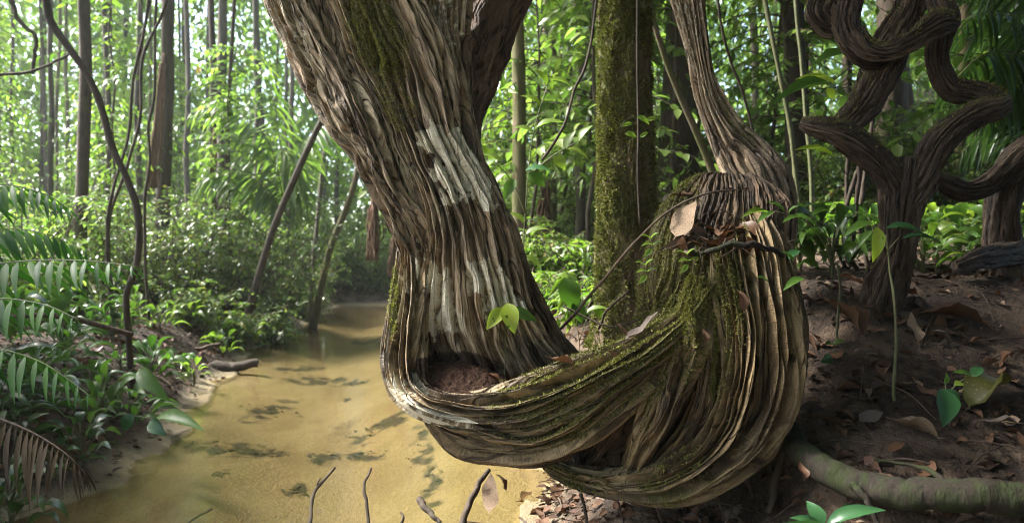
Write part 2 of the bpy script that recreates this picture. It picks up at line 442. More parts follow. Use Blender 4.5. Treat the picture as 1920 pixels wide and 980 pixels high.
gx = axis(-90, 90, -3.6, 3.0, .018, 1.08); gy = axis(-20, 120, 1.2, 5.5, .018, 1.07)
GX, GY = np.meshgrid(gx, gy); GZ = height(GX, GY)
fine = (GX > -3.6) & (GX < 3) & (GY > 1.2) & (GY < 5.5)
lump = np.where(GZ > .06, 1, 0) * fine
GZ = GZ + lump * (.012 * fbm(GX * 20, GY * 20, 0, 31, 4) + .007 * np.abs(vn(GX * 45, GY * 45, 0, 33)))
nx, ny = len(gx), len(gy)
i = np.arange(ny - 1)[:, None] * nx + np.arange(nx - 1)[None]
GQ = np.stack([i, i + 1, i + nx + 1, i + nx], -1).reshape(-1, 4)

m, nt, b = new_mat('forest_floor')
geo = nt.nodes.new('ShaderNodeNewGeometry'); pos = geo.outputs['Position']
sep = nt.nodes.new('ShaderNodeSeparateXYZ'); nt.links.new(pos, sep.inputs[0])
n1 = noise(nt, pos, 2.6, 6, .65); n2 = noise(nt, pos, 34, 5, .65); n3 = noise(nt, pos, 9, 6, .7)
n4 = noise(nt, pos, 110, 4, .7)
soilc = ramp(nt, mth(nt, 'ADD', mth(nt, 'MULTIPLY', n2, .6), mth(nt, 'MULTIPLY', n4, .4)), [(.3, (.006, .004, .003)), (.5, (.02, .0125, .0075)), (.68, (.07, .044, .027))])
sandc = ramp(nt, n3, [(.35, (.10, .08, .05)), (.6, (.16, .13, .085))])
pdn = attr(nt, 'silt_shade')
bedc = mixc(nt, ramp(nt, noise(nt, scaled(nt, pos, (1.5, .7, 1)), 1, 6, .68, .3), [(.6, 0), (.68, .9)]), (.215, .172, .092), (.05, .04, .022))
bedc = mixc(nt, ramp(nt, noise(nt, scaled(nt, pos, (2.2, 1.1, 1)), 1, 5, .6, .8), [(.38, .75), (.56, 0)]), bedc, (.15, .11, .05))
bedc = mixc(nt, ramp(nt, noise(nt, scaled(nt, pos, (60, 25, 1)), 1, 5, .7), [(.35, .5), (.55, 0)]), bedc, (.13, .10, .055))
bedc = mixc(nt, ramp(nt, n2, [(.3, .35), (.5, 0)]), bedc, (.165, .13, .068))
bedc = mixc(nt, ramp(nt, mth(nt, 'ADD', pdn, mth(nt, 'MULTIPLY', mth(nt, 'SUBTRACT', n2, .5), .9)), [(.25, 0), (.7, .92)]), bedc, (.022, .019, .011))
drysand = ramp(nt, mth(nt, 'ADD', mth(nt, 'MULTIPLY', n1, .6), mth(nt, 'MULTIPLY', n3, .4)), [(.47, 0), (.56, 1)])
soilsand = mixc(nt, mth(nt, 'MULTIPLY', drysand, .55), soilc, (.14, .098, .064))
zf = mth(nt, 'ADD', sep.outputs[2], mth(nt, 'MULTIPLY', mth(nt, 'SUBTRACT', n3, .5), .10))
c1 = mixc(nt, ramp(nt, zf, [(0.0, 0), (.03, 1)]), bedc, sandc)
col = mixc(nt, ramp(nt, zf, [(.03, 0), (.07, 1)]), c1, soilsand)
nt.links.new(col, b.inputs['Base Color']); b.inputs['Roughness'].default_value = .85; b.inputs['Specular IOR Level'].default_value = .25
nt.links.new(bump(nt, mth(nt, 'ADD', n2, mth(nt, 'MULTIPLY', noise(nt, pos, 140, 3), .5)), 1.0, .022), b.inputs['Normal'])
SILT_SHADE = ((505, 770, 60, 14, -.3), (420, 843, 75, 14, 0), (500, 850, 45, 12, 0), (608, 858, 34, 13, 0), (556, 920, 20, 18, 0), (720, 800, 70, 14, -.6), (790, 840, 24, 40, .3), (810, 910, 24, 40, .2), (685, 855, 40, 9, 0), (610, 715, 90, 8, 0), (410, 888, 10, 5, 0), (650, 752, 6, 4, 0), (700, 640, 60, 9, 0), (560, 690, 50, 6, 0))  # wide far bands put the bank's shade and reflection into the bed colour
vpx = (GX / np.maximum(GY, .2) * F + 960).ravel(); vpy = (490 - (GZ - CAMZ) / np.maximum(GY, .2) * F).ravel(); sm = np.zeros(vpx.shape)
for (cx, cy, w, h, sl_) in SILT_SHADE:
    dx, dy = vpx - cx, vpy - cy; dy = dy - sl_ * dx; sm = np.maximum(sm, np.clip(1 - (dx / w / 1.25)**2 - (dy / h / 1.4)**2, 0, 1))
sm = sm * (GY.ravel() > 1) * (.7 + 1.6 * fbm(GX.ravel() * 16, GY.ravel() * 10, 0, 46, 5)).clip(0, 2)
tag(link('ground', make_mesh('ground', np.stack([GX, GY, GZ], -1).reshape(-1, 3), GQ, m, True, dict(silt_shade=sm))), 'sandy forest floor with dark soil and stream bed', None, None, 'structure')

# water: thin clear sheet, tea-stained, with soft ripples
wx = np.arange(-5.2, 1.3, .05); wy = np.arange(.4, 15.6, .05)
WX, WY = np.meshgrid(wx, wy)
WZ = .0015 * fbm(WX * 5, WY * 3, 0, 41, 3)
i = np.arange(len(wy) - 1)[:, None] * len(wx) + np.arange(len(wx) - 1)[None]
m, nt, b = new_mat('stream_water'); nt.nodes.remove(b)
tcw = nt.nodes.new('ShaderNodeNewGeometry').outputs['Position']
nb = bump(nt, mth(nt, 'ADD', noise(nt, scaled(nt, tcw, (6, 3.5, 1)), 1, 5, .62), mth(nt, 'MULTIPLY', noise(nt, scaled(nt, tcw, (40, 26, 1)), 1, 2), .25)), .22, .02)
fr = nt.nodes.new('ShaderNodeFresnel'); fr.inputs[0].default_value = 1.4; nt.links.new(nb, fr.inputs[1])
gl = nt.nodes.new('ShaderNodeBsdfGlossy'); gl.inputs['Roughness'].default_value = .025; nt.links.new(nb, gl.inputs['Normal'])
tr = nt.nodes.new('ShaderNodeBsdfTransparent'); tr.inputs[0].default_value = (.97, .92, .77, 1)
mx = nt.nodes.new('ShaderNodeMixShader'); nt.links.new(fr.outputs[0], mx.inputs[0]); nt.links.new(tr.outputs[0], mx.inputs[1]); nt.links.new(gl.outputs[0], mx.inputs[2])
nt.links.new(mx.outputs[0], nt.nodes['Material Output'].inputs[0])
tag(link('water', make_mesh('water', np.stack([WX, WY, WZ], -1).reshape(-1, 3), np.stack([i, i + 1, i + len(wx) + 1, i + len(wx)], -1).reshape(-1, 4), m)), 'shallow tea coloured stream water over sand', None, None, 'structure')

# ------------------------------------------------------------------ the big fluted liana
def band(st, nu=360, nt=400, N=26, amp=.014, fine=3.2, famp=.004, seed=0, e=.85, warp=1.0, tw=0.0, lump=.0, back=1.0, end=(1, 1), micro=.0015, lowf=.012, front=.72, gap=.38):
    """fluted woody band. st rows: Lx,Ly,Rx,Ry (photo pixels of its two edges), Y distance, d half thickness [, YR-YL]"""
    st = [tuple(r) + (0,) * (7 - len(r)) for r in st]
    st = np.array(st, float)
    cl = np.stack([(st[:, 0] + st[:, 2]) / 2 / 600, (st[:, 1] + st[:, 3]) / 2 / 600, st[:, 4]], -1)
    s = catmull(np.hstack([cl, st]), nt)[:, 3:]
    L = PP(np.stack([s[:, 0], s[:, 1], s[:, 4] - s[:, 6] / 2], -1)); Rr = PP(np.stack([s[:, 2], s[:, 3], s[:, 4] + s[:, 6] / 2], -1))
    c = (L + Rr) / 2; a = (Rr - L) / 2
    T = unit(np.gradient(c, axis=0)); b = unit(np.cross(a, T)); view = unit(c - np.array([0, 0, CAMZ]))
    sg = np.where((b * view).sum(-1) > 0, -1, 1)[:, None]; b = b * sg
    b = unit(b - view * .6)                                     # lean towards the viewer's side
    nf = int(nu * front); nb = nu - nf
    th = np.concatenate([np.linspace(-np.pi / 2, 0, nb // 2, endpoint=False), np.linspace(0, np.pi, nf, endpoint=False), np.linspace(np.pi, 1.5 * np.pi, nb - nb // 2, endpoint=True)])
    # theta 0 = R edge, pi = L edge, pi/2 = front, -pi/2 = back seam
    co, si = np.cos(th), np.sin(th)
    co = np.sign(co) * np.abs(co)**e; si = np.sign(si) * np.abs(si)**e
    bk = np.where(si < 0, back, 1.0)
    Pm = c[:, None] + co[None, :, None] * a[:, None] + (s[:, 5][:, None] * si[None] * bk[None])[..., None] * b[:, None]
    def normals(Pm):
        du = np.gradient(Pm, axis=1); dv = np.gradient(Pm, axis=0)
        n = unit(np.cross(du, dv)); out = (n * (Pm - c[:, None])).sum(-1).mean()
        return n if out > 0 else -n
    seg = np.linalg.norm(np.diff(c, axis=0), axis=1); v = np.concatenate([[0], np.cumsum(seg)])
    wid = np.linalg.norm(a, axis=1)
    # arc-length like coordinate over the front, so ribs keep an even width
    arc = np.concatenate([[0], np.cumsum(np.linalg.norm(np.diff(Pm[nt // 2], axis=0), axis=1))]); u = arc / arc[-1]
    per = arc[-1]
    UU, VV = np.meshgrid(u, v)
    # large swellings
    n = normals(Pm)
    Pm = Pm + n * (lowf * fbm(UU * 9 + seed, VV * 3.2, 0, seed + 5, 3))[..., None]
    if lump: Pm = Pm + n * (lump * fbm(UU * 22 + seed, VV * 8, 0, seed + 6, 3))[..., None]
    n = normals(Pm)
    wp = warp * (.9 * vn(UU * 7, VV * 1.7 + seed, 0, seed + 1) + .55 * vn(UU * N * .55, VV * 5, 0, seed + 2) + .22 * vn(UU * N, VV * 16, 0, seed + 8))
    sp = UU * N + wp + tw * VV * N / per
    cell = np.floor(sp); f = sp - cell
    g = np.clip((.5 - np.abs(f - .5)) / .5 * (1 + gap) - gap, 0, 1); hh = np.sqrt(np.clip(1 - (1 - g)**1.9, 0, 1))
    hc = hash3(cell, cell * 0, cell * 0, seed); ca = np.where(hc < .2, .15 + 1.5 * hc, .72 + .36 * hc) + .38 * vn(cell * 1.7 + .5, VV * 5, 0, seed + 3)
    sp2 = UU * N * fine + fine * wp * .8 + .5 * vn(UU * N * fine * .4, VV * 7, 0, seed + 4); c2 = np.floor(sp2); f2 = sp2 - c2
    h2 = np.sqrt(np.clip(1 - (2 * f2 - 1)**2, 0, 1)); a2 = .3 + hash3(c2, c2 * 0, c2 * 0, seed + 7)
    fade = np.minimum(1, wid / np.median(wid))[:, None]
    lim = np.minimum(amp, .6 * np.minimum(np.abs(s[:, 5]), wid))[:, None]; disp = lim * (np.minimum(hh * ca, 1.12) - .95) + famp * 1.5 * a2 * (h2 - .6) + micro * fbm(UU * per * 260, VV * 60, 0, seed + 9, 3)
    Pm = Pm + n * disp[..., None]
    Pm[:, -1] = Pm[:, 0] = (Pm[:, 0] + Pm[:, -1]) / 2
    if end[0]: Pm[0] = c[0] + (Pm[0] - c[0]) * .02
    if end[1]: Pm[-1] = c[-1] + (Pm[-1] - c[-1]) * .02
    i = np.arange(nt - 1)[:, None] * nu + np.arange(nu - 1)[None]
    Q = np.stack([i, i + 1, i + nu + 1, i + nu], -1).reshape(-1, 4)
    n = normals(Pm)
    # keep faces outward
    if (np.cross(Pm[nt // 2, nf // 2 + 1] - Pm[nt // 2, nf // 2], Pm[nt // 2 + 1, nf // 2] - Pm[nt // 2, nf // 2]) * n[nt // 2, nf // 2]).sum() < 0: Q = Q[:, ::-1]
    return dict(V=Pm.reshape(-1, 3), Q=Q, uv=np.stack([UU * per, VV], -1).reshape(-1, 2), n=n.reshape(-1, 3), cell=cell.ravel(), h=np.minimum(hh * ca, 1).ravel(), U=UU.ravel(), Vv=VV.ravel())

def ell(px, py, cx, cy, rx, ry, ang=0):
    a = R(ang); dx, dy = px - cx, py - cy
    x = dx * math.cos(a) + dy * math.sin(a); y = -dx * math.sin(a) + dy * math.cos(a)
    return np.clip(1.25 - (x / rx)**2 - (y / ry)**2, 0, 1)

def boxm(px, py, x0, y0, x1, y1, slope, soft=6):
    """upright patch whose sides follow the grain: x shifts by slope per pixel down"""
    xs = px - slope * (py - y0)
    return np.clip((xs - x0) / soft, 0, 1) * np.clip((x1 - xs) / soft, 0, 1) * np.clip((py - y0) / soft, 0, 1) * np.clip((y1 - py) / soft, 0, 1)

def add_band(name, parent, b, mat, moss=None, lichen=None, soil=None):
    px, py = pix(b['V']); z = np.zeros(len(px)); A = {}
    j = hash3(b['cell'], b['cell'] * 0, b['cell'] * 0, 77)
    for k, fn in (('moss', moss), ('lichen', lichen), ('soil', soil)):
        A[k] = np.clip(fn(px, py, b, j), 0, 1) if fn else z
    me = make_mesh(name, b['V'], b['Q'], mat, True, A, b['uv'])
    b['A'] = A
    o = link(name, me, parent); return o

MOSSY = []          # (verts, normals, weight) sources for moss tufts

BASE = P(1180, 930, 2.0)
liana = thing('fluted_liana', BASE, 'huge grooved liana looping down from the left into a mossy knot beside the stream', 'liana')

# ---- left strand of the rising stem
A1 = band([(470, -70, 600, -70, 2.20, .10), (500, 10, 612, 0, 2.20, .10), (545, 105, 650, 90, 2.18, .10), (580, 175, 690, 165, 2.16, .10), (601, 222, 722, 225, 2.14, .11),
           (632, 268, 745, 290, 2.13, .105), (672, 316, 765, 350, 2.12, .10), (705, 375, 800, 400, 2.12, .10), (738, 440, 835, 455, 2.12, .09), (760, 490, 850, 520, 2.14, .08), (775, 560, 850, 600, 2.17, .06)],
          480, 520, 26, .028, 3.0, .0045, 101, lump=.012, warp=1.3)
# ---- middle strand, spreading at the foot
A2 = band([(572, -70, 790, -70, 2.22, .13), (590, 0, 810, 0, 2.21, .13), (630, 90, 850, 90, 2.20, .13), (672, 170, 880, 180, 2.19, .13), (712, 250, 900, 270, 2.18, .135),
           (745, 330, 930, 345, 2.17, .14), (770, 410, 962, 410, 2.16, .145), (765, 480, 990, 490, 2.16, .15), (750, 550, 1012, 560, 2.16, .15), (742, 620, 1045, 620, 2.17, .15), (752, 680, 1085, 665, 2.19, .14), (780, 740, 1120, 710, 2.22, .1)],
          900, 640, 40, .034, 3.2, .0045, 111, lump=.006, warp=1.2)
# ---- right columns
A3 = band([(735, -70, 895, -70, 2.27, .10), (757, 0, 885, 0, 2.26, .10), (790, 70, 880, 80, 2.24, .10), (815, 140, 884, 150, 2.23, .09), (840, 210, 890, 225, 2.22, .08), (850, 280, 905, 300, 2.22, .07), (870, 360, 930, 370, 2.22, .05)],
          360, 320, 19, .026, 3.0, .003, 121, warp=1.1)
# ---- side branch leaning right behind
A4 = band([(885, -70, 1035, -60, 2.50, .10), (880, 0, 997, 0, 2.48, .10), (868, 60, 965, 62, 2.44, .10), (858, 110, 942, 118, 2.40, .11), (845, 160, 925, 165, 2.37, .10), (840, 215, 898, 218, 2.33, .09), (845, 270, 900, 290, 2.30, .07)],
          320, 280, 16, .026, 3.0, .004, 131, lump=.014, warp=1.5)
def lich_A2(px, py, b, j):
    q = py + (j - .5) * 38; w = 0
    for (x0, y0, x1, y1, s) in ((768, 238, 800, 395, .42), (792, 250, 838, 385, .42), (842, 245, 880, 350, .42), (768, 238, 872, 392, .42), (765, 505, 845, 645, .28), (862, 492, 950, 605, .38), (740, 450, 800, 480, .4), (772, 505, 800, 640, .30), (795, 520, 842, 632, .30), (866, 515, 893, 600, .40), (905, 488, 945, 560, .42), (884, 560, 905, 640, .25), (745, 440, 765, 540, .28)):
        w = np.maximum(w, boxm(px + 22 * fbm(px / 18, py / 30, 0, 61, 3), q + 30 * fbm(px / 14, py / 20, 0, 62, 3), x0, y0, x1, y1, s, 20))
    w = np.clip(w * 2.2, 0, 1.1); return np.where(b['h'] > .15, w, w * .5)
def lich_A1(px, py, b, j):
    return np.clip(.55 * ell(px, py, 540, 40, 60, 90) + .35 * ell(px, py, 600, 190, 40, 60) + .5 * ell(px, py, 790, 470, 30, 30), 0, 1) * .7
add_band('stem_strand', liana, A1, M['liana'], lichen=lich_A1, moss=lambda px, py, b, j: .35 * ell(px, py, 650, 40, 30, 120, -25))
add_band('stem_strand', liana, A2, M['liana'], lichen=lich_A2,
         moss=lambda px, py, b, j: np.maximum(.5 * ell(px, py, 705, 60, 60, 130, -22), .3 * ell(px, py, 740, 190, 50, 90, -22)) * (.6 + .7 * (j > .45)),
         soil=lambda px, py, b, j: .9 * ell(px, py, 850, 690, 110, 38) + .5 * ell(px, py, 835, 160, 12, 110, -20))  # bowl soil, plus a narrow darker strip down the upper groove
add_band('stem_strand', liana, A3, M['liana'], lichen=lambda px, py, b, j: .42 * ell(px, py, 820, 40, 60, 110, -15))
add_band('side_branch', liana, A4, M['liana_dark'])
MOSSY.append((A2, .55))

# ---- bowl: the stem turning under and to the right
B1 = band([(800, 430, 752, 450, 2.14, .05), (805, 540, 742, 530, 2.08, .06), (800, 620, 728, 615, 2.03, .07), (798, 680, 722, 690, 1.99, .08), (806, 714, 741, 748, 1.97, .09), (850, 730, 800, 790, 1.95, .10),
           (925, 728, 890, 806, 1.93, .10), (1000, 706, 1000, 800, 1.92, .10), (1070, 678, 1085, 768, 1.91, .10), (1140, 648, 1160, 716, 1.91, .10), (1205, 618, 1228, 664, 1.92, .09), (1265, 580, 1290, 610, 1.94, .08), (1310, 520, 1340, 550, 1.97, .07)],
          640, 760, 26, .045, 3.0, .008, 141, warp=.9, e=.8)
B2 = band([(800, 745, 790, 770, 2.0, .06), (830, 765, 820, 812, 1.99, .09), (880, 770, 862, 856, 1.97, .10), (945, 775, 930, 872, 1.95, .11), (1005, 775, 1000, 872, 1.93, .11), (1075, 745, 1088, 842, 1.92, .11),
           (1150, 695, 1168, 782, 1.92, .10), (1215, 650, 1238, 716, 1.93, .09), (1275, 610, 1298, 645, 1.95, .08), (1320, 550, 1345, 575, 1.98, .06)],
          560, 640, 20, .045, 3.0, .008, 151, warp=.9, e=.8)
def moss_B(px, py, b, j):
    up = np.clip(b['n'][:, 2], 0, 1)
    right = sstep(930, 1120, px)
    return (.14 + .6 * up + .25 * fbm(px / 50, py / 50, 0, 3)) * right * (.75 + .4 * (j > .5)) + .8 * ell(px, py, 738, 560, 14, 90) * .8 + .45 * up * sstep(840, 930, px)
def lich_B(px, py, b, j):
    w = np.clip(.85 * ell(px, py, 752, 745, 50, 60, 40) * (py > 690) + .85 * (ell(px, py, 820, 785, 85, 16, 12) > .2) + .75 * ell(px, py, 760, 560, 24, 75), 0, 1)
    return w * (.55 + .6 * (j > .45))
add_band('loop_strand', liana, B1, M['knot'], moss=moss_B, lichen=lich_B, soil=lambda px, py, b, j: .9 * ell(px, py, 800, 700, 60, 36, 10) * (b['n'][:, 2] > .25) + .5 * ell(px, py, 745, 650, 22, 40))
add_band('loop_strand', liana, B2, M['knot'], moss=lambda px, py, b, j: .8 * moss_B(px, py, b, j))
MOSSY += [(B1, 1), (B2, .6)]

# ---- knot: the ribs that fan from its top and curl under
C0 = band([(1240, 560, 1400, 560, 2.14, .12), (1180, 650, 1390, 650, 2.13, .15), (1110, 740, 1380, 740, 2.13, .16), (1070, 820, 1330, 830, 2.12, .15), (1050, 870, 1250, 890, 2.10, .09), (1060, 890, 1180, 905, 2.08, .05)],
          360, 320, 18, .04, 3.0, .005, 161, warp=1.4)
C1 = band([(1285, 520, 1345, 530, 1.97, .06), (1262, 585, 1335, 590, 1.93, .07), (1250, 650, 1325, 650, 1.90, .07), (1228, 715, 1300, 715, 1.89, .06), (1205, 770, 1270, 775, 1.89, .06), (1182, 830, 1232, 835, 1.91, .05), (1170, 868, 1205, 880, 1.94, .045), (1166, 890, 1185, 905, 1.97, .03)],
          360, 420, 15, .04, 2.6, .008, 171, warp=1.3)
C3 = band([(1305, 540, 1345, 540, 1.95, .05), (1318, 620, 1352, 620, 1.91, .05), (1308, 690, 1345, 695, 1.90, .05), (1290, 760, 1330, 770, 1.90, .05), (1255, 825, 1292, 840, 1.91, .045), (1215, 868, 1240, 890, 1.93, .04), (1160, 893, 1170, 912, 1.95, .03)],
          220, 380, 9, .03, 2.4, .003, 181, warp=1.0)
C2 = band([(1345, 415, 1425, 415, 2.14, .08), (1325, 485, 1474, 470, 1.99, .11), (1333, 560, 1496, 556, 1.94, .11), (1343, 620, 1506, 635, 1.92, .11), (1340, 690, 1503, 722, 1.91, .11), (1323, 760, 1482, 792, 1.91, .10), (1283, 825, 1428, 862, 1.91, .10),
           (1222, 873, 1340, 915, 1.91, .09), (1145, 888, 1240, 939, 1.93, .07), (1085, 882, 1130, 927, 1.95, .055), (1040, 866, 1058, 902, 1.97, .045), (1012, 850, 1020, 868, 2.0, .03)],
          1000, 900, 44, .06, 2.8, .009, 191, warp=1.2, e=.85)
C4 = band([(1250, 480, 1330, 470, 2.04, .07), (1238, 540, 1310, 535, 2.02, .08), (1215, 590, 1290, 590, 2.0, .08), (1180, 625, 1255, 630, 1.99, .06), (1130, 650, 1190, 660, 1.99, .05)], 320, 280, 11, .035, 3, .004, 201, warp=1.4)
def moss_C(px, py, b, j):
    d = np.clip(1.05 - sstep(520, 800, py), 0, 1); lft = 1 - sstep(1345, 1440, px)
    return (.2 + .45 * d + .32 * fbm(px / 45, py / 70, 0, 4)) * (.25 + .75 * lft) * (.6 + .6 * (j > .4)) + .25 * np.clip(b['n'][:, 2], 0, 1) * lft
add_band('knot_core', liana, C0, M['liana_dark'])  # darker bark colour stands in for the shade inside the hollow
add_band('knot_strand', liana, C1, M['knot'], moss=lambda px, py, b, j: moss_C(px, py, b, j) + .12)
add_band('knot_strand', liana, C3, M['knot'], moss=lambda px, py, b, j: .8 * moss_C(px, py, b, j))
add_band('knot_strand', liana, C2, M['knot'], moss=moss_C)
add_band('knot_strand', liana, C4, M['knot'], moss=lambda px, py, b, j: moss_C(px, py, b, j) + .2)
MOSSY += [(C1, 1.2), (C3, .7), (C2, .8), (C4, 1)]

# ---- top of the knot, rolling away behind
D = band([(1205, 610, 1440, 610, 2.12, .10), (1196, 540, 1478, 520, 2.08, .14), (1205, 480, 1490, 460, 2.09, .15), (1225, 425, 1488, 420, 2.16, .15), (1243, 388, 1476, 396, 2.24, .13), (1270, 364, 1452, 374, 2.34, .11), (1305, 350, 1420, 360, 2.46, .07)],
         640, 360, 56, .011, 3.0, .005, 211, warp=1.5, lump=.01)
add_band('knot_top', liana, D, M['knot_top'], moss=lambda px, py, b, j: .55 * (1 - sstep(1260, 1380, px)) + .25 * ell(px, py, 1300, 470, 80, 60), soil=lambda px, py, b, j: .35 * ell(px, py, 1350, 430, 90, 50))
MOSSY.append((D, .8))
# ---- the thinner stem that leaves the knot upwards behind it
E = band([(1239, -70, 1320, -70, 2.62, 0.06), (1257, 0, 1324, 0, 2.62, 0.06), (1284, 90, 1330, 80, 2.62, 0.065), (1304, 180, 1348, 160, 2.62, 0.07), (1326, 250, 1390, 228, 2.6, 0.08), (1344, 300, 1443, 275, 2.58, 0.09), (1364, 345, 1483, 325, 2.55, 0.11), (1384, 385, 1495, 372, 2.58, 0.12), (1392, 430, 1488, 430, 2.60, 0.10), (1405, 490, 1465, 490, 2.60, 0.05)],
         440, 420, 22, .02, 3.0, .004, 221, warp=1.0)
add_band('upper_stem', liana, E, M['liana'], lichen=lambda px, py, b, j: .42 * ell(px, py, 1290, 40, 40, 140), moss=lambda px, py, b, j: .5 * ell(px, py, 1385, 230, 30, 90, -35))

# ---- moss tufts standing on the ribs
def moss_tufts(src, n, smin, smax, seed):
    r = np.random.default_rng(seed); Vs, Ns = [], []
    tot = sum(w for _, w in src)
    for b, w in src:
        wt = np.clip(b['A']['moss'] - .28, 0, 1) * (.2 + b['h'].clip(0, 1)) * (.35 + .65 * (fbm(b['uv'][:, 0] * 40, b['uv'][:, 1] * 18, 0, seed + 3, 3) > -.05))
        if wt.sum() < 1e-6: continue
        k = r.choice(len(wt), int(n * w / tot), p=wt / wt.sum())
        Vs.append(b['V'][k]); Ns.append(b['n'][k])
    Pp, Nn = np.concatenate(Vs), np.concatenate(Ns)
    Pp = Pp + r.normal(0, .0012, Pp.shape)
    d = unit(Nn + r.normal(0, .55, Nn.shape) + np.array([0, 0, .25])); nn = unit(r.normal(0, 1, Nn.shape))
    T = (np.array([(-.16, 0, 0), (.16, 0, 0), (.12, .55, .03), (-.12, .55, .03), (0, 1, -.05)]), None)
    V, Fq = place((T[0], np.array([(0, 1, 2, 3)])), Pp, d, nn, r.uniform(smin, smax, len(Pp)))
    K = 5; base = np.arange(len(Pp)) * K
    Ft = np.stack([base + 3, base + 2, base + 4], -1)
    return V, [Fq, Ft]
V, Fc = moss_tufts(MOSSY, 100000, .004, .0105, 5)
o = link('moss', make_mesh('moss', V, Fc, M['moss'], False), liana); tag(o, None, None, None, 'stuff')

# ------------------------------------------------------------------ ground picking
def ground_hit(px, py, lo=1.0, hi=40.0):
    Y = np.geomspace(lo, hi, 900); p = PP(np.stack([np.full_like(Y, px), np.full_like(Y, py), Y], -1))
    below = p[:, 2] <= height(p[:, 0], p[:, 1]); k = int(np.argmax(below)) if below.any() else len(Y) - 1
    q = p[k].copy(); q[2] = float(height(q[0], q[1])); return q

def gz(x, y): return float(height(np.array([x]), np.array([y]))[0])

def px_line(rows, n=0):
    a = np.array(rows, float)
    w = PP(a[:, :3])
    return catmull(w, n) if n else w

# soil caught in the bowl of the liana
def soil_mound():
    n = 90; g = np.linspace(-1, 1, n); X, Y = np.meshgrid(g, g)
    c = P(852, 724, 2.02); r2 = np.hypot(X, Y)
    z = .07 * np.clip(1 - r2**2, -.4, 1) + .03 * sstep(.1, .8, -X + .2 * Y) * np.clip(1 - r2, 0, 1) + .012 * fbm(X * 5, Y * 5, 0, 51) + .007 * fbm(X * 16, Y * 16, 0, 52, 4)
    V = np.stack([c[0] + X * .185 + .006, c[1] + Y * .125, c[2] + z], -1)
    i = np.arange(n - 1)[:, None] * n + np.arange(n - 1)[None]; Q = np.stack([i, i + 1, i + n + 1, i + n], -1).reshape(-1, 4)
    return V.reshape(-1, 3), Q[(r2.ravel()[Q] < 1.02).all(1)], c
V, Q, c = soil_mound()
tag(link('soil_heap', make_mesh('soil_heap', V, Q, M['soil']), None, c - (0, 0, .03)), 'crumbly dark brown soil caught in the bowl of the looping liana', 'soil heap')

# ------------------------------------------------------------------ mossy tree behind the knot
Tm = band([(1124, -90, 1220, -90, 3.2, .11), (1122, 80, 1222, 80, 3.2, .115), (1119, 250, 1228, 250, 3.2, .12), (1117, 400, 1236, 400, 3.2, .125), (1116, 490, 1250, 490, 3.2, .13), (1118, 570, 1264, 570, 3.2, .14), (1098, 650, 1290, 650, 3.2, .16)],
          260, 420, 9, .008, 3, .002, 301, lump=.008, warp=1.6, e=1.0, end=(0, 0), micro=.004)
b0 = P(1190, 640, 3.2)
mt = thing('mossy_tree', b0, 'straight tree trunk furred with yellow green moss right behind the liana knot', 'tree')
px_, py_ = pix(Tm['V'])
Tm['A'] = dict(moss=np.clip(.5 + .3 * sstep(1225, 1125, px_) + .35 * fbm(px_ / 40, py_ / 60, 0, 305) - .12 * ell(px_, py_, 1195, 330, 45, 330), 0, 1))
link('trunk', make_mesh('trunk', Tm['V'], Tm['Q'], M['mossy_bark'], True, None, Tm['uv']), mt)
Tm['h'] = np.ones_like(Tm['h']) * .7
V, Fc = moss_tufts([(Tm, 1)], 34000, .008, .022, 9)
tag(link('moss', make_mesh('moss', V, Fc, M['moss_dull'], False), mt), None, None, None, 'stuff')
v, f = tube_v(px_line([(1196, -60, 3.06), (1195, 100, 3.06), (1197, 250, 3.055), (1196, 330, 3.06), (1200, 420, 3.05)], 30), .006, 6)
tag(link('climbing_vine', make_mesh('climbing_vine', v, f, M['bark_dark']), None, P(1200, 420, 3.05)), 'thin dark vine running up the mossy tree trunk', 'vine')

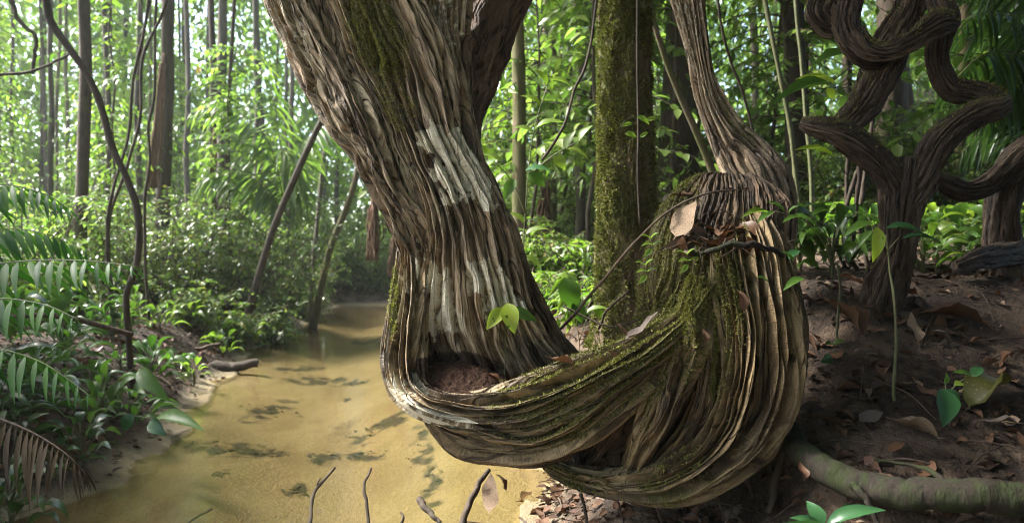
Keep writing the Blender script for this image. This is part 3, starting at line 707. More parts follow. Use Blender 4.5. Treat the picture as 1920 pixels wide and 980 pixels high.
# ------------------------------------------------------------------ twisted ladder liana on the right
def rope(pts, nu=64, nt=150, N=9, amp=.010, seed=0, asp=.68, famp=.005, nw=1.0):
    """pts: px, py, Y, radius px"""
    a = np.array(pts, float); w = PP(a[:, :3]); r = a[:, 3] / F * a[:, 2] * .80
    s = catmull(np.hstack([w, r[:, None]]), nt); c = s[:, :3]; r = s[:, 3]
    T = unit(np.gradient(c, axis=0)); view = np.array([0, 1.0, 0]); sd = unit(np.cross(T, view)); fr = np.cross(sd, T)
    th = np.linspace(0, 2 * np.pi, nu, endpoint=False); L = np.concatenate([[0], np.cumsum(np.linalg.norm(np.diff(c, axis=0), axis=1))])
    TH, LL = np.meshgrid(th, L); cx, sx = np.cos(TH), np.sin(TH)
    tws = TH / (2 * np.pi) * N + .8 * fbm(cx * 1.2 + seed, LL * 4, sx * 1.2, seed) * nw + LL * .9
    f = tws - np.floor(tws); hh = np.sqrt(np.clip(1 - (2 * f - 1)**2, 0, 1)); cell = np.mod(np.floor(tws), N)
    ca = .5 + .7 * hash3(cell, cell * 0, cell * 0, seed)
    rr = r[:, None] * (1 + .26 * fbm(cx + seed, LL * 9, sx, seed + 2, 4)) + amp * (r[:, None] / .03).clip(.3, 1.2) * (hh * ca - .6) + famp * fbm(cx * 9 + seed, LL * 30, sx * 9, seed + 4, 3)
    V = c[:, None] + rr[..., None] * (cx[..., None] * sd[:, None] + asp * sx[..., None] * fr[:, None])
    V = np.concatenate([V, V[:, :1]], 1); nu += 1
    V[0] = c[0] + (V[0] - c[0]) * .05; V[-1] = c[-1] + (V[-1] - c[-1]) * .05
    i = np.arange(nt - 1)[:, None] * nu + np.arange(nu - 1)[None]
    Q = np.stack([i, i + 1, i + nu + 1, i + nu], -1).reshape(-1, 4)
    uvu = np.concatenate([TH, np.full((nt, 1), 2 * np.pi)], 1) * float(np.mean(r)); uvv = np.repeat(L[:, None], nu, 1)
    V = V.reshape(-1, 3); n = unit(V - np.repeat(c, nu, 0))
    hh = np.concatenate([hh, hh[:, :1]], 1)
    return dict(V=V, Q=Q[:, ::-1], uv=np.stack([uvu, uvv], -1).reshape(-1, 2), n=n, h=hh.ravel(), cell=np.zeros(len(V)))

tw = thing('twisted_liana', P(1690, 520, 2.45), 'dark twisted liana with zigzag woody bends and open loops above the right bank', 'liana')
ROPES = [
    ('stem', [(1640, 660, 2.52, 46), (1662, 540, 2.5, 42), (1680, 470, 2.45, 38), (1686, 420, 2.42, 40), (1690, 375, 2.4, 46), (1694, 335, 2.4, 46), (1700, 300, 2.41, 30)], 401, .012, 11),
    ('branch', [(1705, 400, 2.43, 30), (1680, 345, 2.39, 36), (1645, 303, 2.37, 33), (1600, 264, 2.35, 33), (1555, 244, 2.33, 25), (1520, 236, 2.32, 20), (1500, 230, 2.33, 12)], 402, .011, 9),
    ('branch', [(1535, 248, 2.37, 16), (1568, 244, 2.37, 22), (1600, 218, 2.38, 29), (1628, 180, 2.4, 34), (1648, 140, 2.42, 38), (1664, 100, 2.42, 42), (1680, 60, 2.43, 34), (1702, 20, 2.45, 27), (1712, -40, 2.46, 26)], 403, .013, 9),
    ('branch', [(1690, 385, 2.40, 30), (1720, 345, 2.39, 36), (1740, 305, 2.38, 32), (1760, 270, 2.37, 32), (1795, 236, 2.36, 29), (1835, 213, 2.37, 27), (1872, 200, 2.38, 23), (1890, 188, 2.4, 14)], 404, .012, 9),
    ('branch', [(1880, 190, 2.42, 18), (1850, 180, 2.42, 25), (1815, 172, 2.42, 24), (1783, 168, 2.42, 25), (1764, 140, 2.42, 23), (1757, 105, 2.42, 22), (1762, 70, 2.41, 24), (1775, 35, 2.40, 24), (1760, 0, 2.42, 24), (1745, -50, 2.44, 24)], 405, .010, 8),
    ('loop', [(1600, 60, 2.34, 26), (1625, 92, 2.33, 22), (1660, 98, 2.32, 19), (1700, 82, 2.32, 19), (1735, 60, 2.33, 22), (1765, 42, 2.34, 27), (1790, 42, 2.36, 16)], 406, .010, 8),
    ('loop', [(1606, -50, 2.38, 26), (1592, 0, 2.37, 27), (1585, 40, 2.36, 28), (1600, 78, 2.36, 28), (1635, 108, 2.38, 24), (1665, 110, 2.40, 18)], 407, .011, 8),
    ('loop', [(1622, -50, 2.34, 9), (1612, 0, 2.34, 10), (1604, 40, 2.33, 10), (1616, 72, 2.33, 10), (1640, 82, 2.33, 7)], 408, .005, 5),
    ('stub', [(1545, -50, 2.4, 26), (1538, 0, 2.39, 24), (1530, 25, 2.38, 22), (1550, 50, 2.39, 22), (1580, 45, 2.4, 20)], 409, .012, 8),
    ('loop', [(1738, -50, 2.5, 24), (1722, 0, 2.49, 24), (1700, 35, 2.48, 22), (1675, 62, 2.46, 18)], 410, .010, 8),
]
rp = []
for nm, pts, sd_, am, N in ROPES:
    b_ = rope(pts, 150, 240, N + 4, am * 1.7, sd_, nw=1.6)
    b_['A'] = dict(moss=np.clip(.25 + .55 * b_['n'][:, 2] + .3 * fbm(b_['V'][:, 0] * 9, b_['V'][:, 2] * 9, 0, sd_ + 50), 0, 1) * .8)
    link(nm, make_mesh(nm, b_['V'], b_['Q'], M['vine'], True, dict(moss=b_['A']['moss'] * .75, lichen=b_['h'] * 0, soil=b_['h'] * 0), b_['uv']), tw); rp.append((b_, 1))
V, Fc = moss_tufts(rp, 5000, .005, .012, 15)
tag(link('moss', make_mesh('moss', V, Fc, M['moss'], False), tw), None, None, None, 'stuff')

tw2 = thing('twisted_liana', P(1885, 500, 2.95), 'thick dark liana post with a curving arm behind the zigzag liana, at the right edge', 'liana')
for nm, pts, sd_ in (('stem', [(1872, 680, 3.0, 56), (1880, 560, 3.0, 50), (1882, 480, 2.98, 42), (1878, 420, 2.96, 40), (1884, 360, 2.95, 40), (1905, 300, 2.95, 36), (1950, 260, 2.95, 34)], 421),
                     ('branch', [(1750, 332, 2.8, 12), (1775, 345, 2.82, 18), (1810, 358, 2.85, 19), (1850, 350, 2.87, 20), (1885, 325, 2.88, 26), (1920, 295, 2.9, 30), (1975, 270, 2.9, 30)], 422),
                     ('root', [(1790, 505, 2.7, 14), (1830, 488, 2.75, 20), (1870, 480, 2.85, 26), (1910, 470, 2.95, 26)], 423)):
    b_ = rope(pts, 80, 140, 9, .016, sd_)
    link(nm, make_mesh(nm, b_['V'], b_['Q'], M['vine'], True, dict(moss=np.clip(b_['n'][:, 2], 0, 1) * .3, lichen=b_['h'] * 0, soil=b_['h'] * 0), b_['uv']), tw2)

# ------------------------------------------------------------------ trees of the forest
def crown(seed, rad, hgt, n, size):
    r = np.random.default_rng(seed)
    nb = 26; bc = r.normal(0, 1, (nb, 3)); bc = unit(bc) * r.uniform(.35, 1, (nb, 1))**.6 * np.array([rad, rad, hgt])
    k = r.integers(0, nb, n); br = r.uniform(.3, .7, nb) * rad * .5
    p = bc[k] + r.normal(0, .5, (n, 3)) * br[k][:, None] * np.array([1, 1, .55])
    d = r.normal(0, 1, (n, 3)); d[:, 2] = -np.abs(d[:, 2]) * .5
    nn = r.normal(0, .5, (n, 3)) + np.array([0, 0, 1])
    V, Fq = place(TPL3, p, d, nn, r.uniform(.6, 1.2, n) * size)
    limbs = [tube_v(np.array([(0, 0, -hgt * 1.25), bc[q] * .45 + np.array([0, 0, -hgt * .35]), bc[q]]), np.array([.07, .045, .012]) * rad * .35, 6) for q in range(0, nb, 2)]
    return V, Fq, join(limbs)
CROWNS = []
for k in range(4):
    V, Fq, lb = crown(500 + k, 2.6, 1.7, 2600, .26)
    CROWNS.append((make_mesh('crown', V, Fq, M['lf_far'] if k % 2 else M['lf_mid'], False), make_mesh('limbs', lb[0], lb[1], M['bark_brown'])))

def tree(rows, mat, label, crown_k=None, ch=None, cs=1.0, name='tree', group='trees of the forest', nu=12, ext=True, top=None):
    """rows: px, py, Y, width px from the top down; the trunk continues to the ground and up into its crown"""
    a = np.array(rows, float); w = PP(a[:, :3]); r = a[:, 3] / 2 / F * a[:, 2] * .84
    e = w[-1] + (w[-1] - w[-2]) * 0.0
    zb = gz(w[-1][0], w[-1][1]); base = np.array([w[-1][0] + (w[-1][0] - w[0][0]) / max(w[0][2] - w[-1][2], .3) * max(w[-1][2] - zb, 0) * .6, w[-1][1], zb - .05])
    w = np.vstack([w, base]); r = np.append(r, r[-1] * 1.35)
    if ext:
        d = unit(w[0] - w[1]); ht = ch or random.uniform(7.5, 12)
        steps = max((ht - w[0][2]) / max(d[2], .3), .5)
        t2 = w[0] + d * steps * np.array([.6, .6, 1]); t2[2] = max(ht, w[0][2] + .4)
        w = np.vstack([t2, w]); r = np.append(r[0] * .6, r)
    s = catmull(np.hstack([w, r[:, None]]), 40)
    s[:, :2] += .35 * s[:, 3:4] * np.stack([vn(s[:, 2] * 1.3, 1.5, 0, int(abs(rows[0][0]))), vn(s[:, 2] * 1.3, 7.5, 0, int(abs(rows[0][0])))], -1) * 1.5
    v, f = tube_v(s[:, :3], s[:, 3], nu, .22, int(abs(rows[0][0])) + 3)
    t = thing(name, base + np.array([0, 0, .05]), label, 'tree', group)
    link('trunk', make_mesh('trunk', v, f, mat), t)
    if ext and crown_k is not None:
        cm, lm = CROWNS[crown_k % 4]
        o = bpy.data.objects.new('crown', cm); C.objects.link(o); o.parent = t; o.location = Vector(w[0] - ORIG[t.name]) + Vector((0, 0, 1.4 * cs)); o.scale = (cs,) * 3; o.rotation_euler = (0, 0, random.uniform(0, 6))
        l = bpy.data.objects.new('limb', lm); C.objects.link(l); l.parent = o
    return t

TREES = [
    ([(157, 0, 7.0, 26), (158, 200, 7.0, 27), (152, 400, 7.0, 28), (150, 480, 7, 32)], 'bark_brown', 'straight brown trunk crossed by the slanting dark sapling at far left'),
    ([(322, 0, 9.0, 26), (316, 150, 9, 26), (308, 350, 9, 28)], 'bark_brown', 'medium straight trunk with reddish dead fronds hanging beside it'),
    ([(396, 0, 10.0, 13), (400, 150, 10, 14), (400, 340, 10, 16)], 'bark_dark', 'thin dark trunk, left one of a close pair on the left bank'),
    ([(416, 0, 10.4, 20), (414, 200, 10.4, 22), (414, 350, 10.4, 26)], 'bark_grey', 'grey brown trunk, right one of a close pair on the left bank'),
    ([(441, 0, 9.6, 8), (430, 150, 9.6, 8), (424, 330, 9.6, 9)], 'bark_dark', 'slim leaning stem touching the close pair of trunks'),
    ([(478, 0, 12.0, 11), (482, 200, 12, 12), (480, 380, 12, 13)], 'bark_grey', 'slender pale trunk just left of the big liana'),
    ([(640, 140, 8.0, 12), (600, 230, 8, 13), (555, 330, 8, 14), (516, 420, 8, 15), (480, 530, 8, 16)], 'bark_dark', 'dark trunk leaning strongly right, over the stream bank'),
    ([(612, 240, 11, 9), (603, 330, 11, 9), (592, 440, 11, 10), (588, 500, 11, 10)], 'bark_grey', 'thin pale sapling trunk left of the big liana near the water'),
    ([(668, 330, 10, 12), (650, 390, 10, 13), (615, 480, 10, 14)], 'mossy_bark', 'thin green mossy trunk leaning right above the far stream'),
    ([(95, 0, 9.5, 10), (96, 200, 9.5, 11), (95, 460, 9.5, 12)], 'bark_grey', 'narrow grey trunk left of the straight brown trunk'),
    ([(196, 60, 11, 10), (205, 240, 11, 11), (198, 470, 11, 12)], 'bark_brown', 'narrow brown trunk between the slanting sapling and the straight trunk'),
    ([(350, 0, 13, 10), (352, 200, 13, 11), (350, 380, 13, 12)], 'bark_grey', 'distant narrow trunk right of the one with reddish hanging fronds'),
    ([(264, 0, 12, 11), (258, 200, 12, 12), (262, 420, 12, 12)], 'bark_brown', 'distant brown trunk behind the slanting dark sapling'),
    ([(548, 60, 14, 10), (545, 200, 14, 10), (545, 430, 14, 12)], 'bark_grey', 'distant pale trunk showing beside the left edge of the big liana'),
    ([(970, -20, 6.0, 30), (974, 150, 6, 28), (976, 330, 6, 30), (980, 500, 6, 34)], 'mossy_bark', 'dark mossy trunk directly right of the big liana'),
    ([(1034, 0, 8.0, 16), (1036, 200, 8, 17), (1034, 450, 8, 20)], 'mossy_bark', 'slim mossy trunk midway between the big liana and the mossy tree'),
    ([(1082, -20, 7.5, 22), (1088, 150, 7.5, 22), (1090, 300, 7.5, 23), (1088, 480, 7.5, 26)], 'bark_grey', 'smooth grey trunk just left of the moss furred tree'),
    ([(1062, 0, 9, 10), (1070, 130, 9, 10), (1078, 300, 9, 11)], 'bark_dark', 'very thin dark trunk left of the smooth grey trunk'),
    ([(915, 250, 9, 9), (918, 350, 9, 9), (925, 470, 9, 10)], 'bark_dark', 'thin dark trunk glimpsed right beside the edge of the big liana'),
    ([(1225, 40, 4.6, 12), (1262, 150, 4.7, 14), (1310, 260, 4.8, 16), (1345, 350, 4.9, 18)], 'mossy_bark', 'crooked mossy stem leaning left behind the thinner liana stem'),
    ([(1488, -20, 6.0, 44), (1492, 120, 6, 44), (1496, 300, 6, 46)], 'bark_dark', 'broad dark trunk between the two lianas on the right'),
    ([(1590, 150, 7, 20), (1596, 300, 7, 22), (1600, 430, 7, 24)], 'bark_dark', 'dark trunk showing through the first bend of the zigzag liana'),
    ([(1690, 120, 8, 26), (1700, 200, 8, 28), (1712, 300, 8, 30)], 'bark_brown', 'brown trunk showing through the open loop of the zigzag liana'),
    ([(1805, 230, 6.5, 24), (1800, 330, 6.5, 26), (1796, 450, 6.5, 30)], 'mossy_bark', 'mossy trunk in the gap between the two dark lianas at right'),
    ([(1855, 0, 5.5, 10), (1860, 100, 5.5, 11), (1852, 260, 5.5, 12)], 'bark_dark', 'thin dark trunk among the palm leaves at upper right'),
    ([(1410, 20, 9, 16), (1415, 120, 9, 17), (1418, 300, 9, 18)], 'bark_grey', 'pale slim trunk right of the thinner liana stem'),
]
for k, (rows, mt_, lab) in enumerate(TREES):
    tree(rows, M[mt_], lab, k if abs(rows[0][0] - rows[-1][0]) < 40 and rows[0][0] > 1400 else None, cs=random.uniform(.8, 1.15), nu=14)

# background trunks further off
FARLAB = ['faint slim trunk deep in the forest among the distant foliage', 'faint thicker trunk deep in the forest among the distant foliage']
for k in range(46):
    Y = random.uniform(13, 27); px = random.uniform(-60, 1980)
    while 560 < px < 760 and Y < 17: px = random.uniform(-60, 1980)
    wd = random.uniform(7, 20) * 12 / Y; ln = random.uniform(-14, 14)
    tree([(px + ln, 0, Y, wd), (px + ln * .4 + random.uniform(-5, 5), 240, Y, wd * 1.05), (px, 500, Y, wd * 1.2)], M[random.choice(['bark_brown', 'bark_grey', 'mossy_bark'])],
         FARLAB[1 if wd > 9 else 0], k if k % 4 == 0 else None, ch=random.uniform(9, 15), cs=random.uniform(.9, 1.5), group=('slim' if wd <= 9 else 'thicker') + ' trunks deep in the forest', nu=8)

# tall trees added around the viewpoint; their unseen crowns close the canopy and block light
for k, (x, y, h_, s_) in enumerate([(3.6, 1.5, 7.5, 1.5), (5.0, 4.5, 8.5, 1.6), (3.2, -2.0, 8, 1.5), (6.5, 0.5, 9, 1.7), (4.2, 7.5, 9.5, 1.6), (2.0, -4.5, 9, 1.6), (-4.0, -4.0, 10, 1.5), (7.5, 8, 10, 1.7), (1.5, 6.2, 9.5, 1.3), (-1, -7, 10, 1.7), (5.5, -4, 9, 1.8)]):
    pxw = (x, y)
    zb = gz(x, y); t = thing('tree', (x, y, zb), 'tall tree added around the view, its unseen crown shading the stream bank', 'tree', 'tall shade trees')
    v, f = tube_v([(x, y, zb - .1), (x + .1, y, zb + 2), (x + .05, y + .1, h_ * .6), (x, y, h_)], [.2, .16, .13, .08], 12, .15, k)
    link('trunk', make_mesh('trunk', v, f, M['bark_brown']), t)
    cm, lm = CROWNS[k % 4]; o = bpy.data.objects.new('crown', cm); C.objects.link(o); o.parent = t; o.location = (0, 0, h_ - zb + 1); o.scale = (s_,) * 3
    l = bpy.data.objects.new('limb', lm); C.objects.link(l); l.parent = o

DEN = []  # dense low crowns added out of view to block sun and sky light
for k in range(2):
    V, Fq, lb = crown(540 + k, 1.9, .7, 9000, .24)
    DEN.append((make_mesh('crown', V, Fq, M['lf_mid'], False), make_mesh('limbs', lb[0], lb[1], M['bark_brown'])))
for k, (x, y, h_, s_) in enumerate([(2.6, .8, 3.4, 1.0), (3.2, 2.6, 3.9, 1.0), (2.0, -1.0, 3.6, 1.05), (1.4, .9, 4.0, .8), (4.4, 1.2, 4.4, 1.2), (2.3, 3.9, 4.6, 1.0), (.3, -1.6, 3.4, 1.0), (-1.6, -2.4, 3.6, 1.1), (3.9, 4.6, 5.0, 1.1), (1.6, 2.1, 4.2, .7), (3.4, -.6, 3.2, 1.1), (-.45, 2.5, 4.3, .62), (.75, 2.7, 4.3, .7), (-1.35, 2.2, 4.2, .5), (-6.9, 3.8, 4.6, .9), (-6.4, 2.2, 4.4, .75)]):
    zb = gz(x, y); t = thing('tree', (x, y, zb), 'low spreading tree added out of view, its dense crown placed for shade', 'tree', 'low shade trees')
    bx = x if (x > .85 * y + .5 or y < 0 or x < -3) else .85 * y + 1.2
    v, f = tube_v([(bx, y, zb - .1), (bx + .05, y, zb + 1.2), ((x + bx) / 2, y, h_ * .75), (x, y, h_)], [.11, .09, .07, .05], 10, .15, k)
    link('trunk', make_mesh('trunk', v, f, M['bark_brown']), t)
    cm, lm = DEN[k % 2]; o = bpy.data.objects.new('crown', cm); C.objects.link(o); o.parent = t; o.location = (0, 0, h_ - zb + .3); o.scale = (s_,) * 3; o.rotation_euler = (0, 0, k * 1.3)
    l = bpy.data.objects.new('limb', lm); C.objects.link(l); l.parent = o

# ------------------------------------------------------------------ understory saplings and shrubs
def spray_leaves(r, pts, n, size, tpl, droop=.5, spread=1.0):
    """leaves alternating along a twig"""
    t = np.linspace(.12, 1, n); k = t * (len(pts) - 1); i = np.minimum(k.astype(int), len(pts) - 2); fr_ = (k - i)[:, None]
    p = pts[i] * (1 - fr_) + pts[i + 1] * fr_; ax = unit(pts[i + 1] - pts[i])
    sd = unit(np.cross(ax, np.array([0, 0, 1.0]) + r.normal(0, .15, (n, 3)))) * np.where(np.arange(n) % 2, 1, -1)[:, None]
    d = ax * .65 + sd * spread + np.array([0, 0, -droop]) * r.uniform(.3, 1.3, (n, 1)) + r.normal(0, .25, (n, 3))
    nn = np.array([0, 0, 1.0]) + r.normal(0, .45, (n, 3))
    return place(tpl, p, d, nn, r.uniform(.65, 1.15, n) * size)

def make_sapling(seed, h, nb, nl, size, tpl, lmat, low=.3, blen=.8):
    r = np.random.default_rng(seed); n = 9
    z = np.linspace(0, h, n); st = np.stack([np.cumsum(r.normal(0, .035 * h / 3, n)), np.cumsum(r.normal(0, .035 * h / 3, n)), z], -1); st[0, :2] = 0
    stems = [tube_v(st, np.linspace(.02, .006, n) * (h / 3.5)**.7, 7)]; lv = []
    for q in range(nb):
        t = r.uniform(low, 1); k = t * (n - 1); i = min(int(k), n - 2); p0 = st[i] + (st[i + 1] - st[i]) * (k - i)
        a = r.uniform(0, 6.283); L = blen * r.uniform(.5, 1.2) * (1.15 - .5 * t); up = r.uniform(0, .7)
        tt = np.linspace(0, 1, 5)[:, None]
        pts = p0 + L * tt * np.array([math.cos(a), math.sin(a), up]) + np.array([0, 0, -1]) * L * .55 * tt**2 + r.normal(0, .02, (5, 3)) * tt
        stems.append(tube_v(pts, np.linspace(.007, .002, 5), 5)); lv.append(spray_leaves(r, pts, nl, size, tpl))
    return join(stems), join(lv)

def sapling_proto(name, label, cat, seed, args, lmat, smat='bark_brown', group=None):
    (sv, sf), (lv, lf) = make_sapling(seed, *args[:4], args[4], lmat, *args[5:])
    t = thing(name, (0, 0, 0), label, cat, group)
    link('stem', make_mesh('stem', sv, sf, M[smat]), t)
    link('foliage', make_mesh('foliage', lv, lf, M[lmat], False), t)
    return t
TPLL = leaf_tpl(4, .15, .06, .25); TPLW = leaf_tpl(4, .26, .07, .2); TPLS = leaf_tpl(3, .27, .08, .1)
PROT = [
    sapling_proto('sapling', 'slender sapling with long drooping mid green leaves in the understory', 'sapling', 601, (3.2, 46, 12, .14, TPLL, .25, .8), 'lf_mid', group='long leaved saplings'),
    sapling_proto('sapling', 'tall sapling with broad light green leaves in the understory', 'sapling', 602, (4.4, 66, 13, .145, TPLW, .2, .95), 'lf_far', group='broad leaved saplings'),
    sapling_proto('sapling', 'wispy sapling with small pale green leaves in the understory', 'sapling', 603, (3.8, 70, 16, .09, TPL3, .2, .8), 'lf_far', group='wispy saplings'),
    sapling_proto('sapling', 'low bushy sapling with dense green leaves in the understory', 'sapling', 604, (2.4, 50, 14, .12, TPL4, .1, .7), 'lf_mid', group='low bushy saplings'),
    sapling_proto('sapling', 'very tall thin sapling with sparse leaves in the understory', 'sapling', 605, (5.8, 60, 12, .155, TPLL, .3, 1.0), 'lf_mid', group='tall thin saplings'),
]
cnt = [0] * 8
def put(k, x, y, s=1.0, label=None):
    pr = PROT[k]; loc = (x, y, gz(x, y) - .03); ro = random.uniform(0, 6.28)
    if not cnt[k]:
        pr.location = loc; pr.rotation_euler = (0, 0, ro); pr.scale = (s,) * 3; ORIG[pr.name] = np.array(loc); o = pr
        if label: o['label'] = label
    else: o = dup(pr, loc, ro, s, label)
    cnt[k] += 1; return o
def free(x, y, m=.35):
    d, _ = channel(np.array([x]), np.array([y])); return d[0] < -m
n = 0
while n < 125:
    Y = 5.5 + 20 * random.random()**1.25; px = random.uniform(-120, 2040); x = (px - 960) / F * Y
    if not free(x, Y) or (Y < 8.5 and px < 780) or (560 < px < 760 and Y < 15.5): continue
    put(random.choices(range(5), (3, 3, 3, 2, 2))[0], x, Y, random.uniform(.75, 1.25)); n += 1

# ---- shrubs with small leaves along both banks
def make_shrub(seed, rad, h, nst, ntw, nl, size, tpl):
    r = np.random.default_rng(seed); stems, lv = [], []
    for q in range(nst):
        a = r.uniform(0, 6.283); rr_ = rad * r.uniform(.2, 1); hh = h * r.uniform(.55, 1.05); tt = np.linspace(0, 1, 6)[:, None]
        pts = np.array([math.cos(a), math.sin(a), 0]) * rr_ * tt**1.2 + np.array([0, 0, hh]) * tt**.85 + r.normal(0, .03, (6, 3)) * tt
        stems.append(tube_v(pts, np.linspace(.011, .003, 6), 5))
        for w_ in range(ntw):
            t = r.uniform(.15, 1); k = t * 5; i = min(int(k), 4); p0 = pts[i] + (pts[i + 1] - pts[i]) * (k - i)
            d = unit(r.normal(0, 1, 3) + np.array([0, 0, .25])); L = r.uniform(.15, .4) * rad; t2 = np.linspace(0, 1, 4)[:, None]
            tw_ = p0 + d * L * t2 + np.array([0, 0, -.35]) * L * t2**2
            stems.append(tube_v(tw_, np.linspace(.004, .0015, 4), 4)); lv.append(spray_leaves(r, tw_, nl, size, tpl, .3))
    return join(stems), join(lv)
SHR = []
for nm, lab, sd_, a, lm, grp in (
        ('shrub', 'dense small leaved shrub on the stream bank', 701, (.95, 1.25, 16, 12, 9, .065, TPLS), 'lf_shrub', 'small leaved shrubs on the banks'),
        ('shrub', 'low spreading shrub with glossy oval leaves on the stream bank', 702, (.8, .7, 14, 10, 8, .085, TPLS), 'lf_shrub', 'low spreading shrubs on the banks'),
        ('shrub', 'loose pale green shrub at the edge of the forest', 703, (1.1, 1.7, 14, 11, 9, .09, TPL3), 'lf_far', 'loose pale green shrubs'),
        ('herb', 'low leafy herb covering the forest floor', 704, (.45, .4, 10, 5, 6, .10, TPLL), 'lf_mid', 'low herbs of the forest floor')):
    (sv, sf), (lv, lf) = make_shrub(sd_, *a)
    t = thing(nm, (0, 0, 0), lab, nm, grp); link('stem', make_mesh('stem', sv, sf, M['bark_brown']), t); link('foliage', make_mesh('foliage', lv, lf, M[lm], False), t)
    SHR.append([t, 0])
def put_shrub(k, x, y, s=1.0):
    loc = (x, y, gz(x, y) - .04); ro = random.uniform(0, 6.28)
    if not SHR[k][1]: t = SHR[k][0]; t.location = loc; t.rotation_euler = (0, 0, ro); t.scale = (s,) * 3
    else: dup(SHR[k][0], loc, ro, s)
    SHR[k][1] += 1
for px, Y, k, s in ((300, 7.6, 0, 1.0), (380, 8.2, 0, 1.1), (455, 8.8, 0, 1.15), (520, 9.8, 0, 1.1), (330, 9.2, 0, 1.3), (420, 10, 0, 1.3), (250, 8.6, 0, 1.2), (560, 11.4, 1, 1.2), (590, 12.6, 0, 1.0), (505, 8.1, 1, .9), (430, 7.4, 1, .8), (350, 7.0, 1, .8),
                    (200, 7.4, 0, 1), (110, 6.8, 2, .9), (40, 6.2, 2, .9), (-30, 5.6, 2, .9), (620, 16.3, 0, 1.1), (660, 16.6, 0, 1.3), (700, 16.2, 0, 1.0), (735, 16.8, 2, 1.2), (590, 15.5, 2, 1.1), (545, 13.5, 2, 1.1), (480, 12.5, 2, 1.2),
                    (640, 18.5, 2, 1.4), (690, 19, 2, 1.4), (560, 17, 2, 1.4), (930, 7.2, 1, .8), (1010, 6.4, 1, .8), (1045, 5.6, 3, .9), (1090, 5.2, 3, 1), (1040, 4.4, 3, .7), (1085, 4.2, 3, .6), (1000, 8.6, 0, 1), (1080, 8.2, 2, 1), (960, 9.6, 2, 1), (1260, 5.6, 1, .8), (1290, 6.4, 0, .9),
                    (1350, 6.8, 2, .9), (1440, 6.0, 0, .8), (1530, 5.6, 1, .8), (1600, 6.4, 2, .8), (1700, 6.0, 0, .8), (1790, 6.2, 2, .8), (1880, 5.6, 0, .8), (1570, 8, 2, 1), (1660, 8.6, 2, 1.1), (1760, 8.2, 2, 1), (1440, 8.4, 2, 1), (1240, 8.8, 2, 1), (1330, 9.6, 2, 1.1)):
    put_shrub(k, (px - 960) / F * Y, Y, s)
n = 0
while n < 60:
    Y = random.uniform(6.5, 20); px = random.uniform(-100, 2000); x = (px - 960) / F * Y
    if not free(x, Y, .2) or (Y < 7.5 and px < 300): continue
    put_shrub(random.choice([1, 2, 3, 3, 2]), x, Y, random.uniform(.8, 1.3)); n += 1

# ---- the forest beyond, one mass nobody could count
r = np.random.default_rng(88); n = 400000
Yf = r.uniform(19, 42, n); pxf = r.uniform(-1300, 3000, n); zf = r.uniform(-.5, 1, n)
zf = .3 + (r.random(n)**1.15) * 17
xf = (pxf - 960) / F * Yf
keep = fbm(xf * .45, Yf * .35, zf * .5, 99, 3) > -.17 + .03 * (zf - 8)
p = np.stack([xf, Yf, zf], -1)[keep]; n = len(p)
d = r.normal(0, 1, (n, 3)); d[:, 2] -= .5
V, Fq = place(TPL3, p, d, r.normal(0, .6, (n, 3)) + np.array([0, 0, 1]), r.uniform(.22, .5, n))
tag(link('distant_forest', make_mesh('distant_forest', V, Fq, M['lf_far'], False)), 'pale green mass of foliage deep in the forest', None, None, 'stuff')

for k in range(26):  # unseen saplings added behind and right of the camera to block low light
    while True:
        x, y = random.uniform(-2.5, 6), random.uniform(-5, 6)
        if (y < -2.4) or (x > .85 * y + 1.1 and x > 2.9): break
    put(random.choice([0, 1, 4]), x, y, random.uniform(1.0, 1.5))

for x, y, k, s_ in ((1.2, -2.4, 0, 1.3), (2.5, -1.5, 0, 1.3), (3.1, .0, 0, 1.2), (3.2, 1.0, 0, 1.2), (2.0, -2.6, 2, 1.3), (.1, -2.7, 0, 1.3), (3.3, 1.9, 0, 1.1), (3.5, -.7, 2, 1.4), (-1.2, -2.6, 2, 1.0), (.42, 3.9, 3, .8), (.1, 5.0, 3, .9), (-.15, 6.0, 1, .7), (-.6, 7.4, 1, .8), (-1.05, 9.0, 1, .9), (.2, 5.6, 1, .7), (-.5, 8.4, 0, .9)): put_shrub(k, x, y, s_)  # those around the camera are unseen, added to block light; others cover the bank

# ------------------------------------------------------------------ small plants, roots, twigs and leaves near the viewpoint
def ribbon_leaf(base, tip, w, fold=.10, droop=.12, n=9, nrm=None, wav=.0, seed=0, heart=False, curl=0.0):
    """one leaf between two world points, w = half width in metres"""
    base, tip = np.asarray(base, float), np.asarray(tip, float); L = np.linalg.norm(tip - base)
    V, Q = leaf_tpl(n, w / L, fold, droop, 1, wav, heart, seed)
    V = V.copy(); V[:, 2] += droop * V[:, 1] - droop * 0 + droop * .0
    V[:, 2] += .55 * droop * np.sin(np.pi * V[:, 1]) + curl * (V[:, 0] * L / w)**2 * .2
    nr = np.array([0, -.55, 1.0]) if nrm is None else np.asarray(nrm, float)
    return place((V, Q), base[None], (tip - base)[None], nr[None], np.array([L]))

